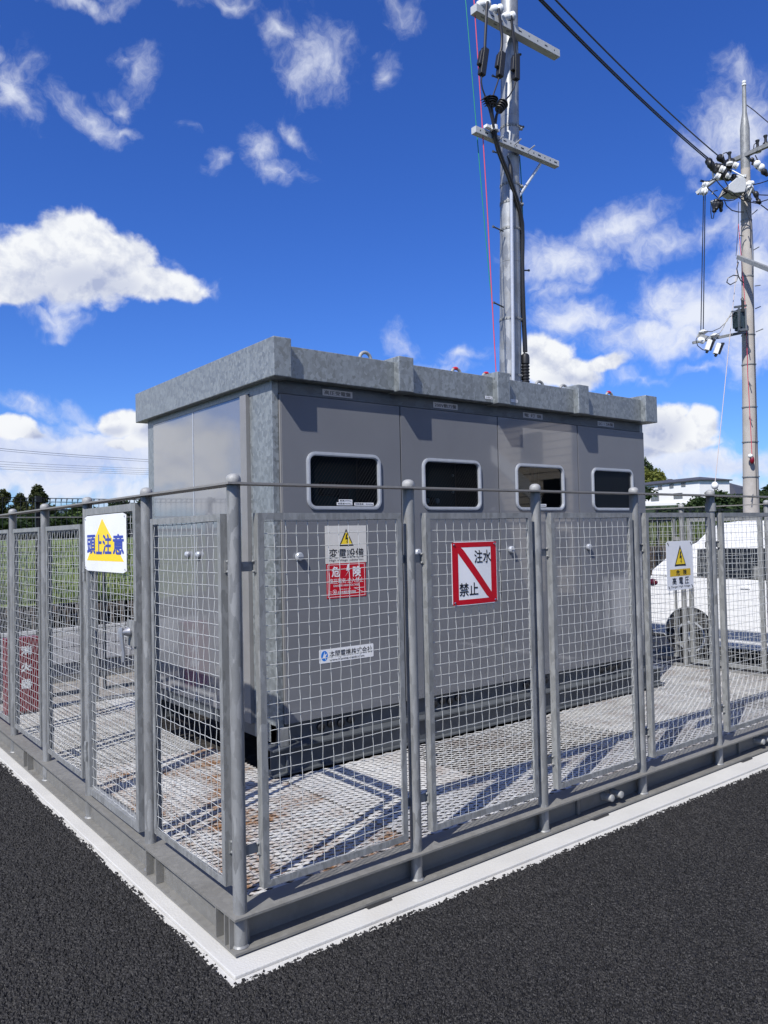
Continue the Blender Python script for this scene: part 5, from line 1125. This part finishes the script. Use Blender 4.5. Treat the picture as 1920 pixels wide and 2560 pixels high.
for i, (u, v, D, w) in enumerate(((1705, 1262, 74, 80), (1742, 1248, 70, 80), (1775, 1240, 72, 70), (1800, 1234, 68, 74), (1835, 1242, 70, 80), (1868, 1236, 74, 70), (1905, 1246, 70, 80), (1950, 1240, 72, 90), (1660, 1270, 76, 70), (1725, 1272, 60, 80), (1790, 1266, 58, 90), (1850, 1268, 60, 90), (1915, 1270, 58, 90))):
    place_tree('dark_shrub', u, v, D, w, ('dark clipped shrub below the right corner of the white house', 'dark clipped shrub left of the white ball insulator', 'dark clipped shrub behind the white ball insulator', 'dark clipped shrub with the highest crown right of the ball insulator', 'dark clipped shrub midway between ball insulator and concrete pole', 'dark clipped shrub just left of the concrete pole', 'dark clipped shrub just right of the concrete pole', 'dark clipped shrub beyond the right edge', 'dark clipped shrub below the windows of the white house', 'near dark shrub left of the ball insulator behind the black fence', 'near dark shrub right of the ball insulator behind the black fence', 'near dark shrub left of the concrete pole behind the black fence', 'near dark shrub right of the concrete pole behind the black fence')[i], 'leafd', 'round', 60+i, 2200, .26, gh, gz=.6)
far = MB(); rr = random.Random(5)
for k in range(46):
    u = rr.uniform(-120, 1990); D = rr.uniform(150, 230); p = atd(u, 1300, D); z = rise_z(p[0], p[1]); H = rr.uniform(5, 8) if u < 500 else rr.uniform(4, 6); crown(far, (p[0], p[1], z-.5), H*.7, H, 420, .75, rr)
tag(far.build('far_woodland', 'leafd'), 'far belt of woodland along the horizon', 'woodland', None, 'stuff')

# ------------------------------------------------------------------ houses
def house(label, u0, u1, v_eave, v_base, D0_, D1_, depth, roofv, rows, hip=.5, mat='wallw', cat='house', name='white_house'):
    A = Vector(atd(u0, v_eave, D0_)); B = Vector(atd(u1, v_eave, D1_)); zb = float(atd((u0+u1)/2, v_base, (D0_+D1_)/2)[2]); ze = max(A.z, B.z)
    A.z = B.z = 0; t = (B-A); L = t.length; t /= L; n_ = Vector((-t.y, t.x, 0))
    if n_.dot(Vector(FW)) < 0: n_ = -n_
    o = thing(name, (A.x, A.y, zb-1.0), label, cat); P = lambda a, d, z: tuple(A+t*a+n_*d+Vector((0, 0, z)))
    mb = MB(); v = [P(a, d, z) for z in (zb-3, ze) for d in (0, depth) for a in (0, L)]; mb.add(v, [(0, 2, 3, 1), (4, 5, 7, 6), (0, 1, 5, 4), (2, 6, 7, 3), (0, 4, 6, 2), (1, 3, 7, 5)]); mb.build('wall', mat, o)
    zr = float(atd((u0+u1)/2, roofv, (D0_+D1_)/2+depth*.3)[2]); e = .5; h_ = min(L, depth)*hip
    mb = MB(); v = [P(-e, -e, ze), P(L+e, -e, ze), P(L+e, depth+e, ze), P(-e, depth+e, ze), P(h_, depth/2, zr), P(L-h_, depth/2, zr), P(-e, -e, ze+.25), P(L+e, -e, ze+.25), P(L+e, depth+e, ze+.25), P(-e, depth+e, ze+.25)]
    mb.add(v, [(3, 2, 1, 0), (0, 1, 7, 6), (1, 2, 8, 7), (2, 3, 9, 8), (3, 0, 6, 9), (6, 7, 5, 4), (8, 9, 4, 5), (7, 8, 5), (9, 6, 4)]); mb.build('roof', 'roofd', o)
    for (uu, vv, w, h) in rows:
        f = (uu-u0)/(u1-u0); a = L*f; z = ze-(vv-v_eave)*((D0_+D1_)/2)/FPX; hw, hh = w/2*D0_/FPX, h/2*D0_/FPX
        b = MB(); b.ring([(a-hw, z-hh), (a+hw, z-hh), (a+hw, z+hh), (a-hw, z+hh)], [(a-hw*.86, z-hh*.86), (a+hw*.86, z-hh*.86), (a+hw*.86, z+hh*.86), (a-hw*.86, z+hh*.86)], lambda p_, q, s_: P(p_, -.08-s_, q), -.04, .06); b.bar(P(a, -.1, z-hh), P(a, -.1, z+hh), .10, .10); wn_ = b.build('window', 'trim', o)
        b = MB(); b.add([P(a-hw*.86, -.05, z-hh*.86), P(a+hw*.86, -.05, z-hh*.86), P(a+hw*.86, -.05, z+hh*.86), P(a-hw*.86, -.05, z+hh*.86)], [(0, 1, 2, 3)]); b.build('pane', 'winpane', wn_)
    return o
w1 = [(1630, 1228, 12, 9), (1657, 1227, 13, 9), (1685, 1226, 13, 9), (1713, 1225, 13, 9), (1643, 1253, 28, 12), (1700, 1251, 28, 12)]
hA = house('long white two storey house with a row of small windows and slate roof', 1560, 1749, 1219.5, 1268, 205, 180, 9, 1200, w1, .5)
b = MB(); pA, pB = Vector(atd(1600, 1262, 198)), Vector(atd(1735, 1260, 181)); b.bar(pA-Vector((0, 0, .3)), pB-Vector((0, 0, .3)), .15, 1.3); b.build('balcony_rail', 'wallw', hA)
house('white house with a dark hipped roof rising behind the long white house', 1690, 1800, 1226, 1268, 225, 215, 16, 1198, [(1760, 1234, 14, 8)], .45)
house('small white house with a dark sloping roof right of the long house', 1765, 1838, 1240, 1272, 205, 200, 12, 1208, [], .4)
house('dark roofed house rising above the middle of the long white house', 1665, 1715, 1216, 1240, 240, 240, 10, 1196, [], .4)
house('pale apartment building at the right edge behind the concrete pole', 1908, 1975, 1222, 1290, 230, 220, 14, 1216, [(1920, 1235, 8, 8), (1935, 1250, 8, 8)], .3, 'cream', 'building', 'apartment_building')
for i, (u0, u1, v0, v1, D, lab) in enumerate(((124, 150, 1276, 1292, 150, 'small white house among the trees right of the third left post'), (338, 362, 1262, 1280, 150, 'small white house glimpsed between the gate sign and the cabinet'))):
    house(lab, u0, u1, v0, v1, D, D, 8, v0-5, [((u0+u1)/2, (v0+v1)/2, 5, 5)], .4)
# beige building across the yard, behind the photographer: seen mirrored in the third door
wb_ = thing('office_building', (17, -15, 0), 'long dark clad building with a beige bay across the yard, mirrored in the cabinet doors', 'building')
b = MB(); b.box(8.2, 17.4, -20, -12.0, -.1, 5.35); b.box(21.4, 30, -20, -12.0, -.1, 5.35); b.build('wall', mk('dark_cladding', (.085, .085, .09), 0, .6, .05, 3), wb_)
MB().box(17.4005, 21.3995, -20, -12.0, -.1, 5.35).build('wall', M['base'], wb_)
MB().box(8.0, 30.2, -20.2, -11.5, 5.6005, 5.75).build('roof', 'base', wb_)

nb = thing('beige_annex', (18.5, -9.2, 0), 'beige sided annex with a sunlit white stair across the yard, mirrored in the third door', 'building')
b = MB(); b.box(16, 21, -10.55, -7.75, -.1, 5.1); b.build('wall', mk('beige_siding', (.62, .56, .47), 0, .7, .04, 3), nb)
for i in range(22): MB().box(15.992, 15.9995, -10.55, -7.75, .1+i*.22, .112+i*.22).build('siding_joint', 'brown', nb)
MB().box(15.8, 21.2, -10.75, -7.55, 5.1005, 5.25).build('roof', 'base', nb)
for y0_, z0_ in ((-9.6, 3.7), (-8.75, 2.3), (-8.75, .8)): MB().box(15.95, 15.991, y0_, y0_+.8, z0_, z0_+.9).build('window', 'vanglass', nb)
for i in range(6): MB().bar((15.86, -10.7, 4.36-i*.085), (15.86, -8.75, 2.80-i*.085), .05, .058).build('stair_slat', 'porc', nb)
